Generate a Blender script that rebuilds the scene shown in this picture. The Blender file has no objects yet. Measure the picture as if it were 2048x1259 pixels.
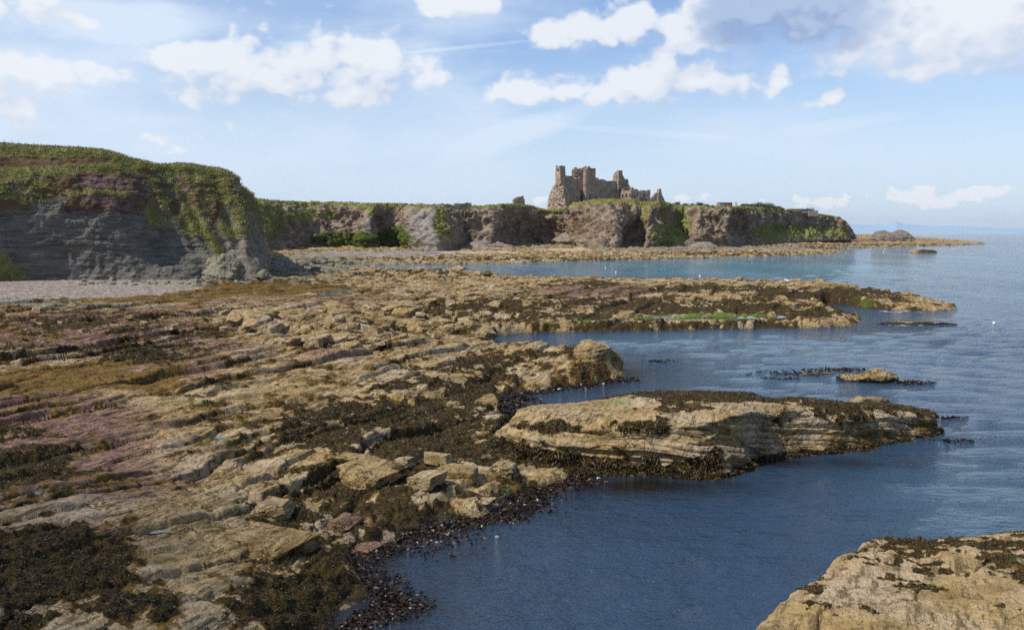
import bpy, math, random
import numpy as np
from mathutils import Vector
random.seed(7)
R = math.radians
scene = bpy.context.scene
COL = scene.collection

# ------------------------------------------------------------------ camera model
CAM_H = 14.0
FPX = 1991.0                       # focal length in pixels of a 2048 wide frame (35 mm lens)
PITCH = math.atan(167.5 / FPX)
CA, SA = math.cos(PITCH), math.sin(PITCH)

def ray(px, py):
    cx = (np.asarray(px, float) - 1024.0) / FPX
    cy = (629.5 - np.asarray(py, float)) / FPX
    return cx, CA + cy * SA, -SA + cy * CA

def ground(px, py, z=0.0):
    dx, dy, dz = ray(px, py)
    t = (z - CAM_H) / dz
    return np.stack([dx * t, dy * t, np.zeros_like(dx * t) + z], -1)

def at(px, py, Y):
    dx, dy, dz = ray(px, py)
    t = Y / dy
    return np.stack([dx * t, dy * t, CAM_H + dz * t], -1)

def plane_uv(x, y, z=2.0):
    """photo-plan coordinates of a ground position lying at height z (used only to lay out the map of the shore)"""
    X, Y, Z = x, y, z - CAM_H
    f = Y * CA - Z * SA
    u = Y * SA + Z * CA
    return 1024 + FPX * X / f, 629.5 - FPX * u / f

# ------------------------------------------------------------------ noise
def _hash(ix, iy, iz, seed):
    h = (ix.astype(np.int64) * 374761393 + iy.astype(np.int64) * 668265263 + iz * 2147483647 + seed * 974634577) & 0xFFFFFFFF
    h = ((h ^ (h >> 13)) * 1274126177) & 0xFFFFFFFF
    h = ((h ^ (h >> 16)) * 2246822519) & 0xFFFFFFFF
    return (h ^ (h >> 15)) & 0xFFFFFFFF

def rnd2(ix, iy, seed=0):
    return _hash(np.floor(ix), np.floor(iy), 0, seed) / 4294967295.0

def perlin2(x, y, seed=0):
    x0 = np.floor(x); y0 = np.floor(y)
    fx = x - x0; fy = y - y0
    ux = fx * fx * fx * (fx * (fx * 6 - 15) + 10); uy = fy * fy * fy * (fy * (fy * 6 - 15) + 10)
    def g(i, j):
        a = _hash(x0 + i, y0 + j, 0, seed) * (2 * math.pi / 4294967295.0)
        return np.cos(a) * (fx - i) + np.sin(a) * (fy - j)
    a = g(0, 0); b = g(1, 0); c = g(0, 1); d = g(1, 1)
    return 1.5 * ((a + (b - a) * ux) * (1 - uy) + (c + (d - c) * ux) * uy)

def perlin3(x, y, z, seed=0):
    x0 = np.floor(x); y0 = np.floor(y); z0 = np.floor(z)
    fx = x - x0; fy = y - y0; fz = z - z0
    s = lambda t: t * t * (3 - 2 * t)
    ux, uy, uz = s(fx), s(fy), s(fz)
    def v(i, j, k):
        h = _hash(x0 + i, y0 + j, (z0 + k).astype(np.int64), seed)
        gx = ((h & 1023) / 511.5 - 1); gy = (((h >> 10) & 1023) / 511.5 - 1); gz = (((h >> 20) & 1023) / 511.5 - 1)
        return gx * (fx - i) + gy * (fy - j) + gz * (fz - k)
    def m(a, b, t): return a + (b - a) * t
    return 1.2 * m(m(m(v(0,0,0), v(1,0,0), ux), m(v(0,1,0), v(1,1,0), ux), uy),
             m(m(v(0,0,1), v(1,0,1), ux), m(v(0,1,1), v(1,1,1), ux), uy), uz)

def fbm2(x, y, oct=4, seed=0, gain=.5):
    r = 0; a = 1.0; f = 1.0
    for i in range(oct):
        r = r + a * perlin2(x * f + 17.3 * i, y * f - 9.1 * i, seed + i); a *= gain; f *= 2.03
    return r

def fbm3(p, s, oct=4, seed=0, gain=.5):
    r = 0; a = 1.0; f = 1.0 / s
    for i in range(oct):
        r = r + a * perlin3(p[..., 0] * f + 3.3 * i, p[..., 1] * f + 7.7 * i, p[..., 2] * f, seed + i); a *= gain; f *= 2.03
    return r

def ridge3(p, s, oct=3, seed=0, gain=.5):
    r = 0; a = 1.0; f = 1.0 / s
    for i in range(oct):
        r = r + a * (1 - 2 * np.abs(perlin3(p[..., 0] * f + 3.3 * i, p[..., 1] * f + 7.7 * i, p[..., 2] * f, seed + i))); a *= gain; f *= 2.03
    return r

def worley2(x, y, seed=0, jit=.9):
    """F1, F2, cell id"""
    x0 = np.floor(x); y0 = np.floor(y)
    f1 = np.full(x.shape, 9.0); f2 = np.full(x.shape, 9.0); cid = np.zeros(x.shape)
    for i in (-1, 0, 1):
        for j in (-1, 0, 1):
            h = _hash(x0 + i, y0 + j, 0, seed)
            px = x0 + i + .5 + jit * ((h & 0xFFFF) / 65535.0 - .5)
            py = y0 + j + .5 + jit * ((h >> 16) / 65535.0 - .5)
            d = np.hypot(px - x, py - y)
            near = d < f1
            f2 = np.where(near, f1, np.minimum(f2, d))
            cid = np.where(near, (h % 9973) / 9973.0, cid)
            f1 = np.where(near, d, f1)
    return f1, f2, cid

def sstep(a, b, x):
    t = np.clip((x - a) / (b - a), 0, 1)
    return t * t * (3 - 2 * t)

# ------------------------------------------------------------------ mesh helpers
def link(o, parent=None):
    COL.objects.link(o)
    if parent is not None:
        o.parent = parent
    return o

def tag(o, label=None, cat=None, group=None, kind=None):
    if label: o['label'] = label
    if cat: o['category'] = cat
    if group: o['group'] = group
    if kind: o['kind'] = kind
    return o

def np_mesh(name, V, F, mat, parent=None, smooth=True, attrs=None):
    """V (n,3), F (m,3|4) -> one mesh object"""
    V = np.asarray(V, np.float32).reshape(-1, 3); F = np.asarray(F, np.int32)
    k = F.shape[1]
    me = bpy.data.meshes.new(name)
    me.vertices.add(len(V)); me.vertices.foreach_set('co', V.ravel())
    me.loops.add(F.size); me.loops.foreach_set('vertex_index', F.ravel())
    me.polygons.add(len(F)); me.polygons.foreach_set('loop_start', np.arange(0, F.size, k, dtype=np.int32))
    me.polygons.foreach_set('loop_total', np.full(len(F), k, np.int32))
    me.polygons.foreach_set('use_smooth', np.full(len(F), smooth, bool))
    me.update(calc_edges=True)
    for an, av in (attrs or {}).items():
        a = me.attributes.new(an, 'FLOAT_COLOR', 'POINT')
        a.data.foreach_set('color', np.asarray(av, np.float32).reshape(-1, 4).ravel())
    if mat is not None: me.materials.append(mat)
    o = bpy.data.objects.new(name, me)
    return link(o, parent)

def grid_faces(nv, nu, keep=None):
    i = np.arange(nv * nu).reshape(nv, nu)
    F = np.stack([i[:-1, :-1], i[:-1, 1:], i[1:, 1:], i[1:, :-1]], -1).reshape(-1, 4)
    if keep is not None:
        k = keep[:-1, :-1] | keep[:-1, 1:] | keep[1:, 1:] | keep[1:, :-1]
        F = F[k.ravel()]
    return F

def compact(V, F, attrs):
    used = np.zeros(len(V), bool); used[F.ravel()] = True
    idx = np.cumsum(used) - 1
    return V[used], idx[F], {k: a.reshape(-1, 4)[used] for k, a in attrs.items()}

def catmull(P, t):
    """P (K,...) control points, t in [0,K-1]"""
    K = len(P); i = np.clip(np.floor(t).astype(int), 0, K - 2); f = (t - i)
    f = f.reshape(f.shape + (1,) * (P.ndim - 1))
    p0 = P[np.maximum(i - 1, 0)]; p1 = P[i]; p2 = P[i + 1]; p3 = P[np.minimum(i + 2, K - 1)]
    return .5 * ((2 * p1) + (-p0 + p2) * f + (2 * p0 - 5 * p1 + 4 * p2 - p3) * f ** 2 + (-p0 + 3 * p1 - 3 * p2 + p3) * f ** 3)

def loft(rows, nu, nv, dv=None):
    """rows (L,K,3) -> (nv,nu,3); density along u follows mean spacing; dv: relative vertex density per row gap"""
    A = np.asarray(rows, float)                      # L,K,3
    seg = np.linalg.norm(np.diff(A, axis=1), axis=2).max(0) + 1e-6
    cum = np.concatenate([[0], np.cumsum(seg)])
    tu = np.interp(np.linspace(0, cum[-1], nu), cum, np.arange(A.shape[1]))
    B = catmull(np.swapaxes(A, 0, 1), tu)            # nu,L,3
    L = A.shape[0]
    w = np.ones(L - 1) if dv is None else np.asarray(dv, float)
    cv = np.concatenate([[0], np.cumsum(w)])
    tv = np.interp(np.linspace(0, cv[-1], nv), cv, np.arange(L))
    return catmull(np.swapaxes(B, 0, 1), tv), tu, tv

def grid_normals(P):
    du = np.gradient(P, axis=1); dv = np.gradient(P, axis=0)
    n = np.cross(du, dv)
    return n / (np.linalg.norm(n, axis=-1, keepdims=True) + 1e-9)

class MB:
    """collects quads and triangles into one mesh"""
    def __init__(s): s.v = []; s.f = []
    def add(s, V, F):
        o = len(s.v); s.v += [tuple(map(float, p)) for p in V]; s.f += [tuple(int(i) + o for i in q) for q in F]
    def box(s, x0, x1, y0, y1, z0, z1, M=None):
        V = [(x0,y0,z0),(x1,y0,z0),(x1,y1,z0),(x0,y1,z0),(x0,y0,z1),(x1,y0,z1),(x1,y1,z1),(x0,y1,z1)]
        if M is not None: V = [M(*p) for p in V]
        s.add(V, [(0,3,2,1),(4,5,6,7),(0,1,5,4),(1,2,6,5),(2,3,7,6),(3,0,4,7)])
    def tube(s, a, b, r0, r1, n=8):
        a = Vector(a); b = Vector(b); d = (b - a).normalized()
        u = d.orthogonal().normalized(); w = d.cross(u)
        V = []
        for p, r in ((a, r0), (b, r1)):
            for i in range(n):
                t = 2 * math.pi * i / n
                V.append(p + u * (r * math.cos(t)) + w * (r * math.sin(t)))
        F = [(i, (i + 1) % n, n + (i + 1) % n, n + i) for i in range(n)]
        F += [tuple(range(n - 1, -1, -1)), tuple(range(n, 2 * n))]
        s.add(V, F)
    def lathe(s, prof, c=(0,0,0), n=14, axis='z'):
        V = []
        for (r, h) in prof:
            for i in range(n):
                t = 2 * math.pi * i / n
                p = (r * math.cos(t), r * math.sin(t), h)
                if axis == 'x': p = (p[2], p[0], p[1])
                V.append((c[0] + p[0], c[1] + p[1], c[2] + p[2]))
        F = []
        for k in range(len(prof) - 1):
            F += [(k*n+i, k*n+(i+1)%n, (k+1)*n+(i+1)%n, (k+1)*n+i) for i in range(n)]
        s.add(V, F)
    def build(s, name, mat, parent=None, smooth=False):
        me = bpy.data.meshes.new(name); me.from_pydata(s.v, [], s.f); me.update()
        if smooth:
            for p in me.polygons: p.use_smooth = True
        if mat is not None: me.materials.append(mat)
        return link(bpy.data.objects.new(name, me), parent)

def empty(name, loc, rz=0.0):
    o = bpy.data.objects.new(name, None); o.location = loc; o.rotation_euler = (0, 0, rz); o.empty_display_size = .3
    return link(o)

# ------------------------------------------------------------------ node helpers
class NT:
    def __init__(s, nt): s.nt = nt; s.n = nt.nodes; s.l = nt.links
    def new(s, t, **kw):
        n = s.n.new(t)
        for k, v in kw.items(): setattr(n, k, v)
        return n
    def put(s, sock, v):
        if v is None: return
        if hasattr(v, 'is_output') or isinstance(v, bpy.types.NodeSocket): s.l.new(v, sock)
        else:
            if isinstance(v, (tuple, list)) and sock.type == 'RGBA' and len(v) == 3: v = (*v, 1)
            sock.default_value = v
    def math(s, op, a, b=None, c=None, clamp=False):
        n = s.new('ShaderNodeMath', operation=op, use_clamp=clamp)
        for i, v in enumerate((a, b, c)):
            if v is not None: s.put(n.inputs[i], v)
        return n.outputs[0]
    def vmath(s, op, a, b=None, out=0):
        n = s.new('ShaderNodeVectorMath', operation=op)
        s.put(n.inputs[0], a)
        if b is not None: s.put(n.inputs[1], b)
        return n.outputs[out]
    def mix(s, f, a, b, blend='MIX'):
        n = s.new('ShaderNodeMix', data_type='RGBA', blend_type=blend, clamp_factor=True)
        s.put(n.inputs[0], f); s.put(n.inputs[6], a); s.put(n.inputs[7], b)
        return n.outputs[2]
    def mr(s, v, a, b, c=0.0, d=1.0, smooth=True):
        n = s.new('ShaderNodeMapRange', interpolation_type='SMOOTHSTEP' if smooth else 'LINEAR')
        for i, x in enumerate((v, a, b, c, d)): s.put(n.inputs[i], x)
        return n.outputs[0]
    def noise(s, vec, scale, detail=3.0, rough=.5, dist=0.0, out=0, dims='3D'):
        n = s.new('ShaderNodeTexNoise', noise_dimensions=dims)
        if vec is not None: s.put(n.inputs['Vector'], vec)
        n.inputs['Scale'].default_value = scale; n.inputs['Detail'].default_value = detail
        n.inputs['Roughness'].default_value = rough; n.inputs['Distortion'].default_value = dist
        return n.outputs[out]
    def voronoi(s, vec, scale, feature='F1', out='Distance', rand=1.0, dims='3D'):
        n = s.new('ShaderNodeTexVoronoi', feature=feature, voronoi_dimensions=dims)
        s.put(n.inputs['Vector'], vec); n.inputs['Scale'].default_value = scale; n.inputs['Randomness'].default_value = rand
        return n.outputs[out]
    def scale(s, vec, v): return s.vmath('MULTIPLY', vec, v)
    def sep(s, c):
        n = s.new('ShaderNodeSeparateColor'); s.put(n.inputs[0], c); return n.outputs
    def bump(s, h, strength, dist, normal=None):
        n = s.new('ShaderNodeBump'); s.put(n.inputs['Height'], h)
        n.inputs['Strength'].default_value = strength; n.inputs['Distance'].default_value = dist
        if normal is not None: s.put(n.inputs['Normal'], normal)
        return n.outputs[0]

def material(name):
    m = bpy.data.materials.new(name); m.use_nodes = True
    t = NT(m.node_tree); bs = t.n['Principled BSDF']
    return m, t, bs
# ------------------------------------------------------------------ camera, sun, sky
cam = bpy.data.objects.new('camera', bpy.data.cameras.new('camera')); COL.objects.link(cam)
cam.location = (0, 0, CAM_H); cam.rotation_euler = (math.pi / 2 - PITCH, 0, 0)
cam.data.sensor_width = 36.0; cam.data.lens = FPX / 2048 * 36.0
cam.data.clip_start = .5; cam.data.clip_end = 90000
scene.camera = cam
scene.view_settings.view_transform = 'Standard'; scene.view_settings.look = 'None'
scene.view_settings.exposure = 0.0; scene.view_settings.gamma = 1.0
scene.cycles.max_bounces = 6; scene.cycles.diffuse_bounces = 2; scene.cycles.glossy_bounces = 2
scene.cycles.transmission_bounces = 2; scene.cycles.volume_bounces = 0; scene.cycles.transparent_max_bounces = 8
scene.cycles.use_denoising = False; scene.cycles.sample_clamp_direct = 4.0; scene.cycles.sample_clamp_indirect = 3.0
scene.cycles.caustics_reflective = False; scene.cycles.caustics_refractive = False

SUN_DIR = Vector((-0.90, -0.37, 0)).normalized()
SUN_EL = R(51)
to_sun = Vector((SUN_DIR.x * math.cos(SUN_EL), SUN_DIR.y * math.cos(SUN_EL), math.sin(SUN_EL)))
sl = bpy.data.lights.new('sun', 'SUN'); sl.energy = 5.0; sl.angle = R(.53); sl.color = (1, .94, .84)
so = bpy.data.objects.new('sun', sl); COL.objects.link(so)
so.rotation_euler = to_sun.to_track_quat('Z', 'Y').to_euler()

w = bpy.data.worlds.new('World'); scene.world = w; w.use_nodes = True
t = NT(w.node_tree); t.n.clear()
sky = t.new('ShaderNodeTexSky', sky_type='NISHITA', sun_disc=False)
sky.sun_elevation = SUN_EL
sky.sun_rotation = math.atan2(SUN_DIR.x, SUN_DIR.y)
sky.altitude = 10; sky.air_density = 1.0; sky.dust_density = .6; sky.ozone_density = 1.6

# clouds: a density over azimuth and elevation, built once as a group and looked up twice (here and a little nearer the sun) for its own relief
g = bpy.data.node_groups.new('cloud_density', 'ShaderNodeTree')
g.interface.new_socket('Azimuth', in_out='INPUT', socket_type='NodeSocketFloat')
g.interface.new_socket('Elevation', in_out='INPUT', socket_type='NodeSocketFloat')
g.interface.new_socket('Density', in_out='OUTPUT', socket_type='NodeSocketFloat')
g.interface.new_socket('Mass', in_out='OUTPUT', socket_type='NodeSocketFloat')
q = NT(g); gi = q.new('NodeGroupInput'); go = q.new('NodeGroupOutput')
def azel(px, py):
    a = math.atan2(px - 1024, FPX); dx, dy, dz = ray(px, py)
    return a, math.atan2(float(dz), math.hypot(float(dx), float(dy)))
BLOBS = [  # px, py, half width, half height up, half height down, weight
 (400,135,95,48,60,1), (480,140,110,50,60,.95), (600,160,120,55,50,.95), (700,135,95,55,70,1), (785,125,85,58,75,1.05), (690,185,150,30,30,.75),
 (40,150,130,52,60,.85), (170,165,110,42,50,.7), (60,215,190,35,45,.7), (230,250,260,30,50,.45),
 (60,20,130,60,35,.9), (915,15,75,40,24,.95), (520,20,120,30,30,.3),
 (1150,65,100,45,42,1), (1245,40,65,45,50,.95), (1080,178,85,38,34,1), (1190,185,60,34,34,.8), (1290,160,115,50,50,1), (1410,150,120,42,52,.95), (1530,150,85,35,36,.9),
 (1560,25,230,80,70,1.15), (1400,80,120,55,45,.9), (1690,110,110,42,45,1), (1840,90,170,55,55,1.05), (1990,55,140,80,80,1.1), (1760,30,120,60,45,.8),
 (1650,190,40,22,20,.8), (1560,205,90,18,16,.35),
 (770,208,60,14,14,.6),
 (1650,398,45,14,12,.7), (1825,392,55,18,16,.9), (1900,398,45,12,12,.75), (1975,384,45,10,10,.65), (1560,408,50,8,10,.45), (1400,395,60,10,12,.4), (1085,400,30,8,8,.5),
 (300,-140,260,70,60,1), (900,-190,220,60,50,.9), (1500,-160,330,80,80,1.1), (2250,80,150,90,60,1), (-180,120,150,70,60,1), (2300,-150,200,70,60,1), (-200,-120,220,60,60,.9)]
A = gi.outputs[0]; E = gi.outputs[1]
cv = q.new('ShaderNodeCombineXYZ'); q.put(cv.inputs[0], A); q.put(cv.inputs[1], q.math('MULTIPLY', E, 1.35)); cv.inputs[2].default_value = 3.7
nz = q.noise(cv.outputs[0], 17.0, 7.0, .56, 0, dims='2D')
nl = q.noise(cv.outputs[0], 6.0, 1.0, .5, 0, dims='2D')
billow = q.voronoi(q.vmath('ADD', cv.outputs[0], q.scale(q.noise(cv.outputs[0], 40.0, 1.0, .6, 0, out=1, dims='2D'), (.02, .02, .02))), 42.0, 'F1', dims='2D')
wx = q.math('MULTIPLY', q.math('SUBTRACT', q.noise(cv.outputs[0], 22.0, 1.0, dims='2D'), .5), .035)
A2 = q.math('ADD', A, wx)
acc = None
for (px, py, rx, ru, rd, wt) in BLOBS:
    a0, e0 = azel(px, py); ca2 = math.cos(a0)
    ra = rx / FPX * ca2 * ca2 * 1.25; re1 = ru / FPX * ca2 * 1.25; re2 = rd / FPX * ca2 * 1.3
    dx = q.math('MULTIPLY', q.math('SUBTRACT', A2, a0), 1 / ra)
    de = q.math('SUBTRACT', E, e0)
    dy = q.math('MAXIMUM', q.math('MULTIPLY', de, 1 / re1), q.math('MULTIPLY', de, -1 / re2))
    r2 = q.math('MULTIPLY_ADD', dx, dx, q.math('MULTIPLY', dy, dy))
    v = q.math('MULTIPLY', q.math('SUBTRACT', 1.25, r2), .62 * wt)
    v = q.math('MINIMUM', v, .75 * wt)
    if acc is None: acc = v
    else: acc = q.math('SMOOTH_MAX', acc, v, .18)
acc = q.math('MAXIMUM', acc, -.6)
far = q.mr(E, .30, .55, 0.0, .16)                       # scattered clouds overhead and all round
acc = q.math('ADD', acc, far)
d = q.math('ADD', acc, q.math('MULTIPLY', q.math('SUBTRACT', nz, .5), 1.25))
d = q.math('ADD', d, q.math('MULTIPLY', q.math('SUBTRACT', .45, billow), .42))
d = q.math('ADD', d, q.math('MULTIPLY', q.math('MULTIPLY', q.math('SUBTRACT', q.noise(cv.outputs[0], 52.0, 4.0, .6, 0, dims='2D'), .5), 2.6), q.mr(E, .10, .04)))
d = q.math('ADD', d, q.math('MULTIPLY', q.math('SUBTRACT', nl, .5), .4))
q.l.new(d, go.inputs[0]); q.l.new(acc, go.inputs[1])

tc = t.new('ShaderNodeTexCoord')
sx = t.new('ShaderNodeSeparateXYZ'); t.l.new(tc.outputs['Generated'], sx.inputs[0])
az = t.math('ARCTAN2', sx.outputs[0], sx.outputs[1])
el = t.math('ARCSINE', sx.outputs[2])
def dens(a, e):
    n = t.new('ShaderNodeGroup'); n.node_tree = g
    t.put(n.inputs[0], a); t.put(n.inputs[1], e); return n.outputs
d0 = dens(az, el)
d1 = dens(t.math('ADD', az, -.013), t.math('ADD', el, .024))
relief = t.math('SUBTRACT', d0[0], d1[0])
soft = t.mr(relief, .12, -.28, .32, .80)
alpha = t.mr(d0[0], .22, t.math('ADD', soft, .22))
shade = t.math('MULTIPLY_ADD', relief, .85, .72)
thick = t.mr(d0[0], .75, 1.5, 0.0, .26)
shade = t.math('SUBTRACT', shade, thick, clamp=True)
# the broad grey belly of the big cloud
a0, e0 = azel(1565, 30)
bn = t.math('SUBTRACT', d0[0], 1.0)
bx = t.math('DIVIDE', t.math('SUBTRACT', az, a0), .105); by = t.math('DIVIDE', t.math('SUBTRACT', el, e0), .046)
belly = t.mr(t.math('ADD', t.math('MULTIPLY_ADD', bx, bx, t.math('MULTIPLY', by, by)), t.math('MULTIPLY', bn, -1.1)), 1.35, .35)
shade = t.math('MULTIPLY', shade, t.math('SUBTRACT', 1.0, t.math('MULTIPLY', belly, 1.0)))
belc = belly
ccol = t.mix(shade, (.40, .51, .74), (.88, .915, .96))
# thin high veil
cv = t.new('ShaderNodeCombineXYZ'); t.put(cv.inputs[0], az); t.put(cv.inputs[1], t.math('MULTIPLY', el, 3.2)); cv.inputs[2].default_value = 1.3
veil = t.noise(cv.outputs[0], 3.2, 6.0, .58, 0, dims='2D')
streak = t.noise(t.scale(cv.outputs[0], (1, 3, 1)), 5.0, 4.0, .6, 0, dims='2D')
vamt = t.math('MULTIPLY', t.mr(veil, .36, .70), .62)
vamt = t.math('ADD', vamt, t.math('MULTIPLY', t.mr(streak, .5, .75), .12))
vamt = t.math('ADD', vamt, t.mr(az, .05, -.5, 0, .34), clamp=True)
vamt = t.math('ADD', vamt, t.mr(t.math('ABSOLUTE', t.math('SUBTRACT', el, .10)), .09, .0, 0, .18), clamp=True)
for (px_, py_, L_, W_, ang, am) in ((1060,258,190,30,.30,.75),(1690,246,130,16,.12,.45),(1250,262,260,9,-.09,.35),(960,92,150,5,.10,.35),(300,40,300,40,.05,.4)):
    a1, e1 = azel(px_, py_); ca_, sa_ = math.cos(ang), math.sin(ang)
    da = t.math('SUBTRACT', az, a1); dl = t.math('SUBTRACT', el, e1)
    p_ = t.math('DIVIDE', t.math('ADD', t.math('MULTIPLY', da, ca_), t.math('MULTIPLY', dl, sa_)), L_ / FPX)
    q_ = t.math('DIVIDE', t.math('SUBTRACT', t.math('MULTIPLY', dl, ca_), t.math('MULTIPLY', da, sa_)), W_ / FPX)
    g_ = t.math('ADD', t.math('MULTIPLY_ADD', p_, p_, t.math('MULTIPLY', q_, q_)), t.math('MULTIPLY', t.math('SUBTRACT', veil, .5), -2.2))
    vamt = t.math('ADD', vamt, t.mr(g_, 1.2, .1, 0, am), clamp=True)
vamt = t.math('MULTIPLY', vamt, t.mr(el, .30, .62, 1.0, .25))
low = t.mr(el, .0, .16, .65, 0.0)
SKYSTR = .11
hz = t.mix(1.0, sky.outputs[0], (SKYSTR,) * 3, 'MULTIPLY')
hz = t.mix(1.0, hz, (1.16, 1.22, 1.40), 'MULTIPLY')
hz = t.mix(low, hz, (.60, .78, 1.0))
hz = t.mix(vamt, hz, (.70, .82, .98))
ccol = t.mix(t.math('MULTIPLY', belc, .8), ccol, t.mix(t.mr(t.math('ADD', relief, t.math('MULTIPLY', t.math('SUBTRACT', veil, .5), .8)), -.22, .22), (.29, .41, .65), (.47, .58, .78)))
colr = t.mix(t.math('MULTIPLY', alpha, .90), hz, ccol)
bg = t.new('ShaderNodeBackground'); t.l.new(colr, bg.inputs[0]); bg.inputs[1].default_value = 1.0
SKY_NODES = (sky, bg)
ow = t.new('ShaderNodeOutputWorld'); t.l.new(bg.outputs[0], ow.inputs[0])

w.cycles.sampling_method = 'MANUAL'; w.cycles.sample_map_resolution = 512
# ------------------------------------------------------------------ materials
def attr(t, name):
    n = t.new('ShaderNodeAttribute'); n.attribute_name = name; return n
def rock_material(name, s=1.0, cracked=1.0):
    """bedrock of the shore: tan / mauve / grey-green stone with weed, wrack, algae, shingle and sand read from two mesh attributes"""
    m, t, bs = material(name)
    pos = t.new('ShaderNodeNewGeometry').outputs['Position']
    ma, mb = attr(t, 'ma'), attr(t, 'mb')
    a = t.sep(ma.outputs['Color']); aa = ma.outputs['Alpha']
    b = t.sep(mb.outputs['Color']); ba = mb.outputs['Alpha']
    big = t.noise(pos, .22 / s, 2, .5)
    mid = t.noise(pos, 1.3 / s, 4, .6)
    fine = t.noise(pos, 9.0 / s, 3, .65)
    rot = t.new('ShaderNodeVectorRotate', rotation_type='Z_AXIS'); t.put(rot.inputs['Vector'], pos); rot.inputs['Angle'].default_value = .34
    grain = t.noise(t.scale(rot.outputs[0], (1, .13, 1.9)), 2.8 / s, 5, .68)
    tan = t.mix(t.mr(mid, .32, .68), (.305, .208, .080), (.455, .325, .160))
    tan = t.mix(t.mr(big, .42, .66), tan, (.45, .348, .220))
    tan = t.mix(t.math('MULTIPLY', t.mr(grain, .50, .62), .80), tan, (.105, .068, .026))
    spots = t.noise(pos, 4.5 / s, 5, .72)
    tan = t.mix(t.math('MULTIPLY', t.mr(spots, .56, .66), .62), tan, (.075, .053, .022))
    film = t.math('MULTIPLY', t.mr(t.noise(pos, .55 / s, 5, .66), .48, .64), .52)
    tan = t.mix(film, tan, t.mix(t.mr(spots, .4, .65), (.175, .112, .026), (.09, .058, .016)))
    mau = t.mix(t.mr(mid, .35, .65), (.158, .082, .058), (.285, .172, .120))
    mau = t.mix(t.math('MULTIPLY', t.mr(spots, .55, .7), .6), mau, (.075, .05, .032))
    mau = t.mix(t.math('MULTIPLY', t.mr(grain, .50, .62), .75), mau, (.05, .030, .022))
    gry = t.mix(t.mr(mid, .35, .65), (.17, .16, .105), (.29, .265, .19))
    gry = t.mix(t.math('MULTIPLY', t.mr(spots, .55, .7), .6), gry, (.09, .085, .055))
    k1 = t.math('ABSOLUTE', t.math('SUBTRACT', t.noise(t.scale(rot.outputs[0], (1, .09, 1.9)), .85 / s, 3, .6), .5))
    k2 = t.math('ABSOLUTE', t.math('SUBTRACT', t.noise(t.scale(rot.outputs[0], (.30, .75, .6)), .60 / s, 3, .6), .5))
    crack = t.math('MULTIPLY', t.mr(k1, .015, .003), t.mr(t.noise(pos, .5 / s, 3, .6), .42, .60))
    crack = t.math('MAXIMUM', crack, t.math('MULTIPLY', t.mr(k2, .007, .001), t.mr(mid, .45, .6)))
    crack = t.math('MULTIPLY', crack, cracked)
    tan = t.mix(t.math('MULTIPLY', crack, .78), tan, (.030, .020, .009))
    mau = t.mix(t.math('MULTIPLY', crack, .78), mau, (.022, .013, .010))
    jit = t.math('MULTIPLY', t.math('SUBTRACT', fine, .5), .9)
    def mk(x, lo=.42, hi=.58): return t.mr(t.math('ADD', x, jit), lo, hi)
    c = t.mix(mk(a[0], .3, .7), tan, mau)
    c = t.mix(mk(b[1], .3, .7), c, gry)
    cell = t.voronoi(pos, 1.9 / s, 'F1', 'Color')
    peb = t.mix(t.sep(cell)[0], (.13, .105, .085), (.42, .345, .285))
    c = t.mix(mk(b[0]), c, peb)
    c = t.mix(mk(b[2]), c, (.50, .36, .22))
    och = t.mix(t.mr(spots, .35, .65), (.10, .055, .010), (.225, .135, .028))
    och = t.mix(t.mr(mid, .5, .7), och, (.05, .035, .010))
    c = t.mix(mk(a[2], .38, .62), c, och)
    weed = t.mix(t.mr(spots, .38, .68), (.017, .0115, .004), (.082, .053, .011))
    weed = t.mix(t.mr(mid, .48, .75), weed, (.125, .074, .014))
    c = t.mix(mk(a[1], .40, .60), c, weed)
    grn = t.mix(mid, (.06, .10, .014), (.16, .24, .03))
    c = t.mix(mk(aa, .35, .65), c, grn)
    wet = mk(ba, .3, .8)
    c = t.mix(t.math('MULTIPLY', wet, .55), c, (.012, .010, .008))
    t.put(bs.inputs['Base Color'], c)
    rr = t.mr(wet, 0, 1, .88, .30, False)
    t.put(bs.inputs['Roughness'], rr)
    t.put(bs.inputs['Specular IOR Level'], t.mr(wet, 0, 1, .22, .5, False))
    h = t.math('ADD', t.math('MULTIPLY', spots, .6), t.math('MULTIPLY', fine, .35))
    h = t.math('ADD', h, t.math('MULTIPLY', grain, 1.1))
    h = t.math('SUBTRACT', h, t.math('MULTIPLY', crack, .8))
    t.put(bs.inputs['Normal'], t.bump(h, 1.0, .19 * s))
    return m
M_ROCK = rock_material('shore rock')
M_ROCK_SMOOTH = rock_material('smooth sandstone', 1.0, .12)
M_ROCK_FAR = rock_material('far shore rock', 4.0)

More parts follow.
